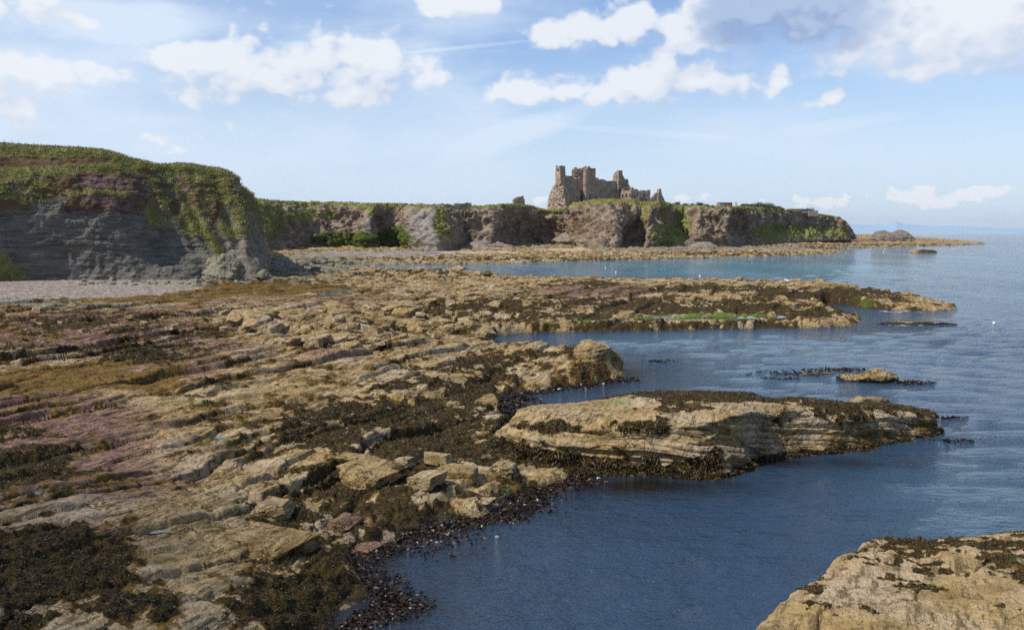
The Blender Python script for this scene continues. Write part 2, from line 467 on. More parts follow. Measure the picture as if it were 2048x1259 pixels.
def cliff_material(name, s=1.0, rockA=(.12, .10, .08), rockB=(.26, .225, .175)):
    """cliff: ma = (grass, scrub, mauve band, bare pale rock), mb = (soil brown, grey-green shale, -, -)"""
    m, t, bs = material(name)
    pos = t.new('ShaderNodeNewGeometry').outputs['Position']
    ma, mb = attr(t, 'ma'), attr(t, 'mb')
    a = t.sep(ma.outputs['Color']); aa = ma.outputs['Alpha']
    b = t.sep(mb.outputs['Color'])
    mid = t.noise(pos, .35 / s, 4, .62)
    fine = t.noise(pos, 1.8 / s, 4, .68)
    lay = t.noise(t.vmath('ADD', t.scale(pos, (.22, .22, 1.9)), t.scale(t.noise(pos, .25 / s, 2, .5, out=1), (0, 0, 2.5))), .9 / s, 5, .7)
    c = t.mix(t.mr(mid, .3, .7), rockA, rockB)
    c = t.mix(t.math('MULTIPLY', t.mr(fine, .5, .7), .6), c, tuple(x * .45 for x in rockA))
    shale = t.mix(t.mr(lay, .35, .65), (.080, .075, .060), (.172, .160, .132))
    shale = t.mix(t.math('MULTIPLY', t.mr(fine, .52, .72), .7), shale, (.07, .07, .055))
    c = t.mix(t.mr(b[1], .35, .65), c, shale)
    pale = t.mix(t.mr(fine, .35, .65), (.19, .175, .155), (.37, .345, .31))
    c = t.mix(aa, c, pale)
    mau = t.mix(t.mr(lay, .4, .6), (.060, .036, .032), (.160, .102, .086))
    c = t.mix(t.mr(t.math('ADD', a[2], t.math('MULTIPLY', t.math('SUBTRACT', fine, .5), .5)), .4, .6), c, mau)
    soil = t.mix(fine, (.055, .036, .018), (.16, .105, .052))
    c = t.mix(t.mr(t.math('ADD', b[0], t.math('MULTIPLY', t.math('SUBTRACT', fine, .5), 1.0)), .4, .6), c, soil)
    gr = t.mix(t.mr(mid, .3, .7), (.11, .125, .026), (.225, .22, .058))
    gr = t.mix(t.math('MULTIPLY', t.mr(fine, .45, .68), .7), gr, (.27, .225, .10))
    gr = t.mix(t.math('MULTIPLY', t.mr(t.noise(pos, .9 / s, 3, .6), .55, .7), .7), gr, (.035, .045, .011))
    c = t.mix(t.mr(t.math('ADD', a[0], t.math('MULTIPLY', t.math('SUBTRACT', fine, .5), .9)), .4, .6), c, gr)
    sc = t.mix(t.mr(fine, .35, .65), (.026, .042, .008), (.10, .125, .022))
    c = t.mix(t.mr(t.math('ADD', a[1], t.math('MULTIPLY', t.math('SUBTRACT', fine, .5), .7)), .4, .6), c, sc)
    t.put(bs.inputs['Base Color'], c); bs.inputs['Roughness'].default_value = .92
    bs.inputs['Specular IOR Level'].default_value = .15
    h = t.math('ADD', t.math('MULTIPLY', fine, .6), t.math('MULTIPLY', mid, .8))
    h = t.math('ADD', h, t.math('MULTIPLY', lay, .35))
    t.put(bs.inputs['Normal'], t.bump(h, .8, .8 * s))
    return m
M_CLIFF = cliff_material('near cliff', 1.0)
M_CLIFF_FAR = cliff_material('far cliff', 2.0, (.125, .088, .060), (.33, .25, .175))

def simple(name, a, b, scale=3.0, rough=.85, bump=.0, spec=.3):
    m, t, bs = material(name)
    pos = t.new('ShaderNodeNewGeometry').outputs['Position']
    n = t.noise(pos, scale, 4, .62)
    t.put(bs.inputs['Base Color'], t.mix(t.mr(n, .32, .68), a, b))
    bs.inputs['Roughness'].default_value = rough; bs.inputs['Specular IOR Level'].default_value = spec
    if bump: t.put(bs.inputs['Normal'], t.bump(n, .8, bump))
    return m
# ------------------------------------------------------------------ the rocky shore: one sheet from below the camera to the foot of the far cliffs
STRIKE = math.atan2(.33, .94)                       # beds run away from the camera, a little to the right
def shore_poly(pts): return ground(np.array([p[0] for p in pts], float), np.array([p[1] for p in pts], float), 0.0)[:, :2]
MAIN = shore_poly([(-900,1640),(560,1640),(610,1340),(660,1262),(705,1236),(800,1212),(795,1185),(725,1150),(735,1115),(790,1090),(830,1066),(900,1052),(1005,1034),
 (1025,1008),(1080,985),(1180,962),(1200,935),(1120,880),(1060,850),(1012,828),(1003,806),(1012,788),(1060,783),(1110,776),(1160,772),(1238,759),(1246,748),
 (1238,736),(1100,718),(1000,704),(955,692),(946,682),(1000,672),(1040,667),(1100,664),(1200,664),(1300,662),(1360,660),(1500,658),(1640,656),(1702,653),(1735,646),
 (1722,637),(1690,630),(1660,622),(1642,613),(1656,609),(1700,613),(1740,618),(1800,622),(1880,622),(1925,618),(1900,609),(1840,600),(1750,592),(1600,583),(1400,579),(1200,576),
 (1110,571),(1050,562),(1000,556),(962,551),(1005,548),(960,543),(880,541),(780,538),(700,535),(640,533),(615,530),(650,527.5),(740,530),(800,529.5),(1000,527),(1100,524),
 (1300,519),(1500,513),(1640,509),(1697,505),(1690,502.5),(1600,499.5),(1610,497.5),(1650,497),(1750,495.5),(1850,492.5),(1925,490),(1972,488),(1960,486),(1900,483),(1830,480),(1800,478),(1720,476),(1700,472),(-1200,471)])
CTRL = np.array([(-400,1259,3.2),(0,1259,3.0),(300,1200,2.3),(500,1210,1.5),(580,1100,1.0),(300,1000,2.5),(0,1000,3.2),(-400,900,3.4),(0,800,3.2),(300,800,2.7),(600,800,2.1),(850,800,1.3),
 (950,860,.9),(700,900,1.3),(900,950,1.0),(500,900,1.9),(700,1020,.9),(0,640,3.4),(300,650,3.2),(500,640,3.0),(700,640,2.7),(800,700,2.5),(600,720,2.7),
 (850,696,2.3),(1000,696,2.2),(1080,695,2.3),(1150,691,2.5),(1220,694,2.5),(1000,750,1.1),(1150,750,1.1),(900,745,1.8),(800,620,2.4),(900,605,2.7),(960,650,1.4),(850,655,1.1),
 (1000,572,2.9),(1150,578,3.0),(1300,584,2.9),(1450,590,2.6),(1580,600,2.1),(1300,628,1.2),(1500,628,1.1),(1100,625,1.9),(1300,644,1.5),(1500,643,1.5),(1650,640,1.2),(1100,645,1.4),
 (1190,555,3.5),(1270,566,2.6),(1360,559,3.5),(1470,570,2.8),(1570,565,3.3),(1700,571,2.8),(1780,590,1.7),(1860,603,1.0),(1900,612,.5),(900,560,1.6),(800,570,2.1),(640,575,2.7),(400,590,3.0),
 (200,580,3.0),(0,575,3.2),(0,556,2.6),(200,562,2.5),(-400,560,2.8),(450,550,1.9),(550,534,2.1),(700,545,1.3),(850,546,1.0),(700,515,1.6),(620,505,3.4),(900,500,3.6),(900,518,1.1),
 (1100,510,1.4),(1300,505,1.5),(1100,496,3.7),(1500,500,1.5),(1640,500,1.0),(1500,486,4.0),(1300,492,3.6),(1700,488,1.6),(1900,487,1.0),(1600,482,4.5),(0,540,3.0)], float)

# blobs of cover: px, py, half width, half height, strength
WEED = [(760,850,210,50,1.0),(930,800,120,32,.9),(850,900,160,45,.95),(640,960,110,40,.75),(880,980,150,40,.8),(1000,880,60,50,.8),(600,1010,140,40,.7),(700,1090,110,50,.75),(560,1190,110,70,.9),(640,1150,60,60,.9),
 (60,1120,190,110,.95),(230,1210,120,50,.6),(20,905,130,40,.9),(150,1010,60,30,.3),(270,700,170,22,.75),(60,700,160,22,.6),(150,640,220,26,.7),(300,655,160,16,.6),(440,760,50,14,.7),(380,690,70,14,.6),
 (60,860,150,18,.6),(1000,608,130,16,.7),(860,618,60,14,.8),(1250,604,200,14,.75),(1450,612,240,11,.85),(1150,628,160,9,.6),(1350,640,250,5,.6),(1600,622,90,12,.8),(860,545,140,8,.8),(1180,566,70,7,.75),(1400,574,120,7,.8),(1650,583,150,11,.85),(1500,575,120,8,.6),
 (880,645,140,14,.6),(950,720,110,16,.7),(1000,738,120,10,.45),(1090,698,100,5,.7),(640,685,130,8,.55),(900,765,130,14,.7),(700,620,80,8,.4),(300,570,280,6,.3),(620,560,150,6,.4),(1000,517,400,4,.6),(1450,507,220,4,.6),(1750,490,200,3,.6),(350,960,40,12,.3),(350,900,60,10,.45),(500,870,40,10,.4)]
OCHRE = [(170,748,230,36,1.0),(30,760,120,40,.9),(500,575,260,17,1.0),(260,592,260,13,.75),(640,548,170,10,.6),(100,1080,120,70,.55),(760,930,140,40,.55),(560,960,100,50,.5),(640,1050,120,60,.55),(900,870,120,40,.5),(720,860,160,40,.4),(60,610,140,8,.5),(900,660,120,18,.4),(1650,600,120,20,.35),(1300,600,150,12,.35),(900,514,300,5,.5)]
MAUVE = [(150,650,380,42,1.0),(0,850,330,130,1.0),(150,930,260,80,.85),(330,730,260,50,.8),(120,1060,240,70,.7),(560,640,120,14,.4),(640,700,120,22,.6),(480,690,160,24,.7),(1200,578,150,13,.95),(1360,577,100,6,.8),(480,590,260,26,.7),(700,592,180,16,.5),(300,1130,120,40,.4),(450,760,130,12,.5),(100,1180,200,60,.35),(60,1000,240,50,.6),(1700,480,200,4,.7)]
GREEN = [(1400,628,150,5,.98),(1500,626,90,3,.6),(1180,633,90,3,.5),(340,795,60,7,.55),(420,874,80,6,.5),(300,1065,70,8,.45),(1600,600,80,10,.25),(1030,965,60,10,.5),(640,1230,60,30,.3),(1700,595,120,8,.35)]
BEACH = [(60,568,330,25,1.2),(20,553,260,10,1.2),(-150,560,300,40,1.2),(740,507,150,6,1.2),(640,511,60,3,.8),(900,503,60,4,.9)]
SAND = [(960,503,90,2.6,.9),(1130,498,50,3,1.2),(620,523,90,3,.5),(560,527,80,4,.5)]
GREYG = [(420,556,240,18,1.1),(560,528,200,16,1.1),(250,552,180,8,1.1),(1400,495,380,7,.7),(120,600,260,12,.7),(700,528,120,4,.8)]
def blobs(u, v, L, pw=1.0):
    r = np.zeros_like(u)
    for (px, py, rx, ry, s) in L:
        d2 = ((u - px) / rx) ** 2 + ((v - py) / ry) ** 2
        r = np.maximum(r, s * np.exp(-.8 * d2 ** pw))
    return r

def tps_fit(x, y, z, lam):
    n = len(x); r2 = (x[:, None] - x) ** 2 + (y[:, None] - y) ** 2
    K = .5 * r2 * np.log(r2 + 1e-12) + lam * np.eye(n)
    P = np.stack([np.ones(n), x, y], 1)
    A = np.block([[K, P], [P.T, np.zeros((3, 3))]])
    return np.linalg.solve(A, np.concatenate([z, np.zeros(3)]))
_g = ground(CTRL[:, 0], CTRL[:, 1], 0) * 0
_cp = np.stack([ground(p[0], p[1], p[2]) for p in CTRL])
_cx = _cp[:, 0] / _cp[:, 1] * 2.0; _cy = np.log(_cp[:, 1])
_w = tps_fit(_cx, _cy, CTRL[:, 2], .004)
def base_height(x, y):
    a = x / y * 2.0; b = np.log(y)
    r = _w[-3] + _w[-2] * a + _w[-1] * b
    for i in range(len(_cx)):
        r2 = (a - _cx[i]) ** 2 + (b - _cy[i]) ** 2
        r = r + _w[i] * .5 * r2 * np.log(r2 + 1e-12)
    return r
def sdf(x, y, poly):
    """signed distance to a closed polygon, positive inside"""
    d2 = np.full(x.shape, 1e12); ins = np.zeros(x.shape, bool)
    n = len(poly)
    for i in range(n):
        ax, ay = poly[i]; bx, by = poly[(i + 1) % n]
        ex, ey = bx - ax, by - ay
        h = np.clip(((x - ax) * ex + (y - ay) * ey) / (ex * ex + ey * ey + 1e-9), 0, 1)
        d2 = np.minimum(d2, (x - ax - ex * h) ** 2 + (y - ay - ey * h) ** 2)
        c = (ay > y) != (by > y)
        if abs(by - ay) > 1e-9:
            ins ^= c & (x < ex * (y - ay) / (by - ay) + ax)
    return np.where(ins, 1, -1) * np.sqrt(d2)

def upsample(C, nv, nu):
    cv, cu = C.shape
    tv = np.linspace(0, cv - 1, nv); tu = np.linspace(0, cu - 1, nu)
    i = np.clip(tv.astype(int), 0, cv - 2); f = (tv - i)[:, None]
    B = C[i] * (1 - f) + C[i + 1] * f
    j = np.clip(tu.astype(int), 0, cu - 2); h = (tu - j)[None]
    return B[:, j] * (1 - h) + B[:, j + 1] * h

def saw(t, drop):
    f = t - np.floor(t)
    return np.where(f < 1 - drop, f / (1 - drop), (1 - f) / drop) - .5

def shore_detail(x, y, u, v, rough, bed):
    """relief of the reef: tilted beds ending in small scarps, joint blocks, rubble"""
    c, s = math.cos(STRIKE), math.sin(STRIKE)
    cr = x * math.sin(math.pi/2 - STRIKE) - y * math.sin(STRIKE)     # across the beds
    al = x * s + y * c                                               # along the beds
    cr = cr + 1.6 * fbm2(x / 18, y / 18, 3, 11) + .16 * fbm2(x / 3.3, y / 3.3, 2, 14)
    al = al + .5 * fbm2(x / 6, y / 6, 2, 15)
    h = 0
    for k, (L, A, seed, dm) in enumerate(((6.5, .66, 31, .34), (2.6, .32, 37, .24), (1.0, .10, 41, .16), (.42, .035, 43, .10))):
        w = cr / L + .35 * perlin2(cr / L * .5, al / (L * 9), seed)
        idx = np.floor(w); fw = w - idx; dw = dm / L
        sg = al / (L * 3.2) + 7.3 * rnd2(idx, idx * 0 + 3, seed); seg = np.floor(sg); fs = sg - seg
        tb = sstep(0, .22 / (L * 3.2) + .02, fs)
        def rr(i_, j_, q): return rnd2(i_, j_ - 1, q) * (1 - tb) + rnd2(i_, j_, q) * tb
        r1 = rr(idx, seg, seed + 1); r2 = rr(idx + 91, seg, seed + 2)
        r2n = rr(idx + 92, seg, seed + 2)
        amp = .12 + 1.15 * sstep(.25, 1.0, r1)
        tt = sstep(1 - dw, 1, fw)
        h = h + A * (amp * (np.minimum(fw / (1 - dw), 1) * (1 - tt) - .5) + .5 * ((r2 - .5) * (1 - tt) + (r2n - .5) * tt))
        g = np.minimum(np.minimum(fw, 1 - fw) * L, np.minimum(fs, 1 - fs) * L * 3.2)
        h = h - .22 * A * np.exp(-g / max(.09, .05 + .02 * L)) * (r2 > .3)
    h = h * bed
    q1 = fbm2(x / 2.2, y / 2.2, 2, 50) * .22
    f1, f2, cid = worley2(cr / 2.1 + q1, al / 3.6 + q1, 61)
    e = f2 - f1
    ct = (cid * 77.7) % 1.0
    h = h + rough * ((cid - .5) * .75 - .40 * (1 - sstep(0, .12, e)) + .5 * (ct - .5) * (cr / 2.1 - np.round(cr / 2.1)) - .18 * f1 * f1)
    f1, f2, cid2 = worley2(x / 1.0 + q1, y / 1.2 - q1, 67)
    h = h + rough * ((cid2 - .5) * .34 - .22 * (1 - sstep(0, .14, f2 - f1)) - .12 * f1 * f1) * (.35 + .75 * sstep(-.2, .4, fbm2(x / 7, y / 7, 2, 71)))
    h = h + .055 * fbm2(x / .9, y / 1.0, 3, 81, .6) + .20 * fbm2(x / 5.5, y / 5.5, 2, 84)
    return h

NU, Y0, Y1 = 1060, 24.0, 1900.0
NV = int(math.log(Y1 / Y0) / .00235)
tx = np.linspace(-.66, .66, NU)
yy = np.exp(np.linspace(math.log(Y0), math.log(Y1), NV))
y = np.repeat(yy[:, None], NU, 1); x = y * tx[None]
cn, cu_ = NV // 4 + 1, NU // 4 + 1
yc = np.repeat(np.exp(np.linspace(math.log(Y0), math.log(Y1), cn))[:, None], cu_, 1)
xc = yc * np.linspace(-.66, .66, cu_)[None]
zb = np.clip(upsample(base_height(xc, yc), NV, NU), .3, 9)
sd0 = upsample(sdf(xc, yc, MAIN), NV, NU)
sel = (sd0 > -5.0) & ((y < 800) | (x / y > .24))
X2, Y2 = x, y
x = x[sel]; y = y[sel]; sd0 = sd0[sel]; zb = zb[sel]
u, v = plane_uv(x, y, zb)
farf = sstep(120, 420, y)
sd = sd0 + (.55 * fbm2(x / 2.4, y / 2.4, 3, 5) + .9 * fbm2(x / 8, y / 8, 2, 9)) * (1 + 1.2 * farf)
n1 = fbm2(x / 4.5, y / 6.0, 5, 101, .62); n2 = fbm2(x / 1.3, y / 1.6, 4, 107, .6); n3 = fbm2(x / 16, y / 22, 3, 113)
beach = sstep(.4, .62, blobs(u, v, BEACH, 1.6) + .12 * n1)
sand = sstep(.4, .62, blobs(u, v, SAND, 1.5) + .12 * n1)
soft = np.maximum(beach, sand)
boul = blobs(u, v, [(640,640,250,24,1.0),(850,640,150,30,1.0),(420,640,90,14,.5),(880,560,220,14,.9),(1000,620,150,26,.8),(560,530,260,12,.6),(420,556,120,14,.7),(620,1060,180,110,.28),(100,640,260,26,.7),(1450,645,300,10,.6),(1500,505,600,12,.9),(800,520,260,8,.8),(1650,600,300,30,.5)])
bed = np.clip(1.0 - .5 * boul, .3, 1)
D = shore_detail(x, y, u, v, .10 + 1.15 * boul, bed)
D += farf * 1.0 * fbm2(x / 6, y / 9, 3, 131) + sstep(200, 500, y) * .8 * fbm2(x / 12, y / 10, 4, 137, .6)
D *= (1 - .93 * soft)
D = D - .10
wd = 1.5 + 1.2 * farf + .7 * perlin2(x / 6, y / 6, 141)
edge = sstep(0, 1, sd / np.maximum(wd, .6))
# --- cover masks
weed = blobs(u, v, WEED)
fr = np.exp(-np.clip(sd, 0, 9) / 1.6) * (.40 + .30 * sstep(880, 980, v) + .22 * n3)
weed = np.maximum(weed, np.where(sd0 > -2, fr, 0)) + .38 * n1 + .34 * n2 - .09
weed = weed + .22 * perlin3(x / 1.1, y / 1.1, zb * edge * 1.7, 119) * sstep(.98, .7, edge)
weed = weed + .26 * sstep(300, 420, y) * (fbm2(x / 5, y / 14, 4, 123, .6) + .42) + .10 * sstep(350, 700, u) * (y < 300)
low = sstep(.15, -.35, D)
weed = weed + .22 * low - .16 * sstep(.1, .5, D)
ochre = np.maximum(blobs(u, v, OCHRE), np.clip(weed * 1.25, 0, .62)) + .32 * n1 + .18 * n2 - .06 + .15 * low
mauve = np.clip(blobs(u, v, MAUVE) + .22 * n3 + .12 * n1, 0, 1)
green = blobs(u, v, GREEN) + .30 * n1 + .12 * n2 - .05
greyg = blobs(u, v, GREYG, 1.5) + .15 * n3
wm = sstep(.36, .62, weed) * (1 - beach)
om = sstep(.38, .60, ochre) * (1 - soft)
lump = np.clip(fbm2(x / .55, y / .7, 3, 151, .6), -.8, 1.2) + .5
h = zb * edge + D * (.25 + .75 * edge) - .25
z = np.where(sd > 0, h, np.clip(sd * .55, -1.6, 0) - .25 + .25 * D)
z = z + wm * np.clip(lump, 0, 1.3) * .11 * (1 - .6 * farf) + om * .05 * lump
z = z + beach * (.10 * fbm2(x / .8, y / .9, 2, 161) + .05)
# hollows that hold pools
POOLS = [(668,583,34,5),(1420,629,150,4),(1560,627,55,3),(345,797,26,2.6),(410,875,34,2.6),(75,984,20,2.6),(290,1062,30,3),(700,652,24,4),(840,638,46,8),(925,661,30,4)]
pool_z = []
for (px, py, rx, ry) in POOLS:
    d2 = ((u - px) / rx) ** 2 + ((v - py) / ry) ** 2 + .30 * n1
    lvl = float(np.percentile(z[d2 < 1.0], 35)) if (d2 < 1).any() else 1.0
    pool_z.append(lvl)
    k = sstep(1.5, .8, d2); kr = sstep(3.2, 2.0, d2)
    z = np.maximum(z, (lvl + .05) * kr + z * (1 - kr))
    z = z * (1 - k) + (np.minimum(z, lvl - .08)) * k
    wm = wm * (1 - .6 * k)
wet = np.clip(np.exp(-np.clip(z + .1, 0, 9) / .35) * sstep(6, 0, sd), 0, 1)
wet = np.maximum(wet, .22 * wm)
ma = np.stack([mauve, wm, om, np.clip(green, 0, 1)], -1)
mb = np.stack([beach, np.clip(greyg, 0, 1), sand, wet], -1)

def unsel(q, fill=0.0):
    r = np.full(X2.shape + q.shape[1:], fill, np.float32); r[sel] = q; return r
x, y = X2, Y2
z = unsel(z, -9.0); ma = unsel(ma); mb = unsel(mb); wm = unsel(wm); om = unsel(om); sd = unsel(sd, -9); u = unsel(u); v = unsel(v); beach = unsel(beach)
keep = (z > -1.2)
F = grid_faces(NV, NU, keep)
F = F[sel.ravel()[F].all(1)]
V = np.stack([x, y, z], -1).reshape(-1, 3)
SH = dict(x=x, y=y, z=z, wm=wm, om=om, sd=sd, u=u, v=v, beach=beach)
def shore_at(px_, py_):
    tu = (np.asarray(px_) / np.asarray(py_) + .66) / 1.32 * (NU - 1); tv = np.log(np.asarray(py_) / Y0) / math.log(Y1 / Y0) * (NV - 1)
    return z[np.clip(np.round(tv).astype(int), 0, NV - 1), np.clip(np.round(tu).astype(int), 0, NU - 1)]
rowmid = int(np.searchsorted(yy, 330.0))
Fn = F[F[:, 0] < rowmid * NU]; Ff = F[F[:, 0] >= rowmid * NU]
for nm, FF, mt in (('rocky_shore', Fn, M_ROCK), ('far_rocky_shore', Ff, M_ROCK_FAR)):
    V2, F2, at2 = compact(V, FF, {'ma': ma, 'mb': mb})
    o = np_mesh(nm, V2, F2, mt, smooth=True, attrs=at2)
    tag(o, 'layered tan and mauve bedrock reef with weed' if nm == 'rocky_shore' else 'tan reef and shingle under the distant cliffs', None, None, 'structure')
# pools
mp, tp, bp = material('pool water')
bp.inputs['Base Color'].default_value = (.03, .05, .045, 1); bp.inputs['Roughness'].default_value = .04; bp.inputs['IOR'].default_value = 1.33
M_POOL = mp
for (px, py, rx, ry), lz in zip(POOLS, pool_z):
    c0 = ground(px, py, lz); a = ground(px + rx * 1.5, py, lz); b = ground(px, py - ry * 1.6, lz)
    n = 40; th = np.linspace(0, 2 * math.pi, n, endpoint=False)
    r = 1 + .12 * np.sin(3 * th + px) + .08 * np.sin(5 * th)
    ex = (a - c0)[0]; ey = (b - c0)[1]
    P = np.stack([c0[0] + ex * r * np.cos(th), c0[1] + ey * r * np.sin(th) + (b - c0)[0] * 0, np.full(n, lz)], -1)
    me = bpy.data.meshes.new('rock_pool'); me.from_pydata([tuple(p) for p in P], [], [tuple(range(n))]); me.materials.append(M_POOL)
    tag(link(bpy.data.objects.new('rock_pool', me)), 'still water lying in a hollow of the reef', None, None, 'structure')
# ------------------------------------------------------------------ the sea
ms, t, bs = material('sea water')
pos = t.new('ShaderNodeNewGeometry').outputs['Position']
sa = attr(t, 'sa'); s3 = t.sep(sa.outputs['Color'])
deep = t.mix(t.noise(t.scale(pos, (.012, .004, 1)), 1.0, 3, .5), (.020, .042, .076), (.030, .060, .104))
c = t.mix(s3[0], deep, (.05, .155, .19))
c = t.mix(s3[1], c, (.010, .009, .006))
fn = t.noise(t.scale(pos, (.8, .45, 1)), 1.0, 6, .75)
foam = t.mr(t.math('ADD', s3[2], t.math('MULTIPLY', t.math('SUBTRACT', fn, .5), 2.4)), .52, .72)
c = t.mix(foam, c, (.78, .80, .80))
t.put(bs.inputs['Base Color'], c)
t.put(bs.inputs['Roughness'], t.mr(foam, 0, 1, .07, .8, False))
bs.inputs['IOR'].default_value = 1.333
# calmer in lee of the rocks: streaked wind patches
patch = t.mr(t.noise(t.scale(pos, (.035, .012, 1)), 1.0, 3, .55), .3, .7, .45, 1.15)
w1 = t.noise(t.scale(pos, (.55, .9, 1)), 1.0, 2, .5)
w2 = t.noise(t.scale(pos, (1.5, 2.4, 1)), 1.0, 3, .6)
w3 = t.noise(t.scale(pos, (5.5, 8.5, 1)), 1.0, 2, .6)
h = t.math('MULTIPLY_ADD', w1, .34, t.math('MULTIPLY', w2, .24))
h = t.math('MULTIPLY_ADD', w3, .11, h)
h = t.math('MULTIPLY', h, patch)
t.put(bs.inputs['Normal'], t.bump(h, 1.0, 1.25))
M_SEA = ms
nu, nv = 520, 760
ty = np.exp(np.linspace(math.log(9.0), math.log(42000.0), nv))
sy = np.repeat(ty[:, None], nu, 1); sx_ = sy * np.linspace(-1.4, 1.4, nu)[None]
sx_ += np.where(sy < 60, np.sign(sx_) * 0, 0)
uu, vv = plane_uv(sx_, sy, 0.0)
teal = blobs(uu, vv, [(1450,535,500,22,1.0),(1100,533,300,10,.8),(850,533,200,6,.7),(1700,540,300,30,.6),(1650,700,180,22,.35),(1400,680,250,14,.3),(1900,600,150,20,.3),(2000,1000,250,90,.16),(1850,520,300,14,.4),(1500,750,200,30,.2)], 1.0)
teal = np.clip(teal * (1 + .5 * fbm2(sx_ / 30, sy / 60, 3, 201)), 0, 1)
csd = sdf(sx_[::4, ::4], sy[::4, ::4], MAIN)
csd = upsample(csd, nv, nu) if True else csd
kelp_refl = np.clip(np.exp(csd / 2.2), 0, 1) * sstep(160, 90, sy) * .9
kelp_refl = np.maximum(kelp_refl, .85 * blobs(uu, vv, [(1230,972,260,22,1.0),(1600,925,200,10,.9),(1200,768,60,8,.8),(900,1085,120,60,.6),(760,1180,90,70,.6)]))  # kelp shallows, plus dark rock reflections painted into the water colour
kelp_refl = np.clip(kelp_refl * (1 + .5 * fbm2(sx_ / 3, sy / 4, 3, 207)), 0, 1)
FOAM = [(1620,619,45,3,.5),(1790,622,70,3.5,.85),(1850,620,40,2,.8),(1240,662,20,2,.5),(1370,660,25,2.5,.7),(1180,664,30,2,.4),(1620,655,30,3,.6),(1700,652,30,2,.5),(1800,650,60,3,.85),(1840,643,30,2,.7),(1500,658,40,1.6,.5),(1040,667,16,2,.6),(1800,640,40,2,.7),
 (1620,750,50,3,.55),(1830,762,30,2,.55),(1760,800,90,4,.6),(1700,497,40,1.2,.7),(1470,497,30,1,.5),(1830,500,60,1.4,.6),(1690,507,20,1,.6),(1230,518,20,1,.6),(1960,489,40,1,.5),(1540,925,30,4,.55),(1880,868,30,4,.45),(1950,498,120,1.2,.35)]
fo = blobs(uu, vv, FOAM)
swell = .05 * np.sin(sx_ * .55 + sy * .95 + 2.2 * fbm2(sx_ / 25, sy / 25, 2, 211)) * sstep(700, 150, sy)
swell = swell + .10 * fbm2(sx_ / 7, sy / 4.0, 3, 215) * sstep(600, 200, sy)
swell = swell * sstep(-1.5, -14, csd) 
for (px, py, wd_, hh) in ((1880,678,60,.35),(1960,700,70,.25)):
    c0 = ground(px, py, 0); k = np.exp(-((sx_ - c0[0]) / 4.0) ** 2 - ((sy - c0[1] - .1*(sx_-c0[0])) / 1.0) ** 2); swell = swell + hh * k
sv = np.stack([sx_, sy, swell], -1)
sat = np.stack([teal, kelp_refl, fo * .62 - .12 * (fo < .05), np.ones_like(fo)], -1)
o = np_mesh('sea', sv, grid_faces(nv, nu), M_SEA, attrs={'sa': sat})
tag(o, 'rippled blue sea', None, None, 'structure')
# ------------------------------------------------------------------ lofted rock: headlands, cliffs, islets
def strata(P, tilt, T, A, groove, seed):
    """outward offset of bedded rock: hard and soft layers of thickness T over a tilted, gently warped bedding plane"""
    b = P[..., 2] + tilt[0] * P[..., 0] + tilt[1] * P[..., 1]
    b = b / T + .8 * perlin3(P[..., 0] / (T * 14), P[..., 1] / (T * 14), P[..., 2] / (T * 14), seed)
    r = 0
    for k, (f, a) in enumerate(((.45, .8), (1.0, .7), (2.4, .35))):
        w = b * f; i = np.floor(w); fr = w - i
        h0 = _hash(i, np.zeros_like(i), 0, seed + k) / 4294967295.0 - .5
        keepn = .4 + .9 * np.clip(perlin3(P[..., 0] / (T * 7), P[..., 1] / (T * 7), P[..., 2] / (T * 3), seed + 9 + k) + .4, 0, 1.2)
        g = np.exp(-np.minimum(fr, 1 - fr) / .09)
        r = r + a * (h0 * A * keepn - groove * g * keepn)
    return r

def up_displace(P, fn):
    N = grid_normals(P)
    return P + N * fn(P, N)[..., None]

def rows_px(spec):
    """spec: rows of [(px,py,Y), ...]"""
    return [np.stack([at(*p) for p in r]) for r in spec]

# --- the long outcrop standing in the near water
def Ywater(py): return CAM_H * FPX / (np.asarray(py, float) - 462.0)
W = [(972,908),(1040,938),(1150,952),(1290,957),(1410,962),(1478,950),(1512,928),(1600,915),(1690,908),(1782,889),(1866,873),(1884,862)]
def sub(py, z=-.9):                       # pixel row of a point just below the water line
    return py + 14
r_base = [(p, sub(q), float(Ywater(q)) - .6) for p, q in W]
r_wat = [(p, q, float(Ywater(q)) - .35) for p, q in W]
r_face = [(982,880,62.6),(1046,900,61.2),(1155,915,58.3),(1290,918,57.9),(1405,928,57.8),(1470,905,58.9),(1512,890,61.6),(1605,880,62.2),(1690,872,63.4),(1778,862,66.2),(1862,850,68.6),(1880,848,70.3)]
r_shou = [(990,862,63.6),(1052,868,62.4),(1158,878,59.6),(1288,882,59.0),(1398,880,59.4),(1462,850,60.5),(1520,848,62.8),(1608,842,63.6),(1692,840,64.6),(1778,832,67.4),(1860,830,69.8),(1878,838,71.0)]
r_top = [(1020,838,65.0),(1075,832,64.6),(1165,835,63.2),(1290,832,63.2),(1405,826,64.2),(1478,818,65.2),(1535,815,66.6),(1615,812,67.2),(1700,818,67.6),(1785,816,69.6),(1855,822,71.4),(1874,834,71.8)]
_wy = [float(Ywater(q)) for p, q in W]
r_face = [(p, q, y_ + .25) for (p, q, _), y_ in zip(r_face, _wy)]
r_shou = [(p, q, y_ + .75) for (p, q, _), y_ in zip(r_shou, _wy)]
r_top = [(p, q, y_ + 2.6) for (p, q, _), y_ in zip(r_top, _wy)]
r_crest = [(1034,820,67.2),(1085,806,68.5),(1168,802,69.0),(1280,790,69.2),(1400,787,70.0),(1490,790,70.6),(1545,800,71.0),(1610,799,71.2),(1700,809,71.2),(1790,809,72.4),(1850,822,72.6),(1870,834,72.6)]
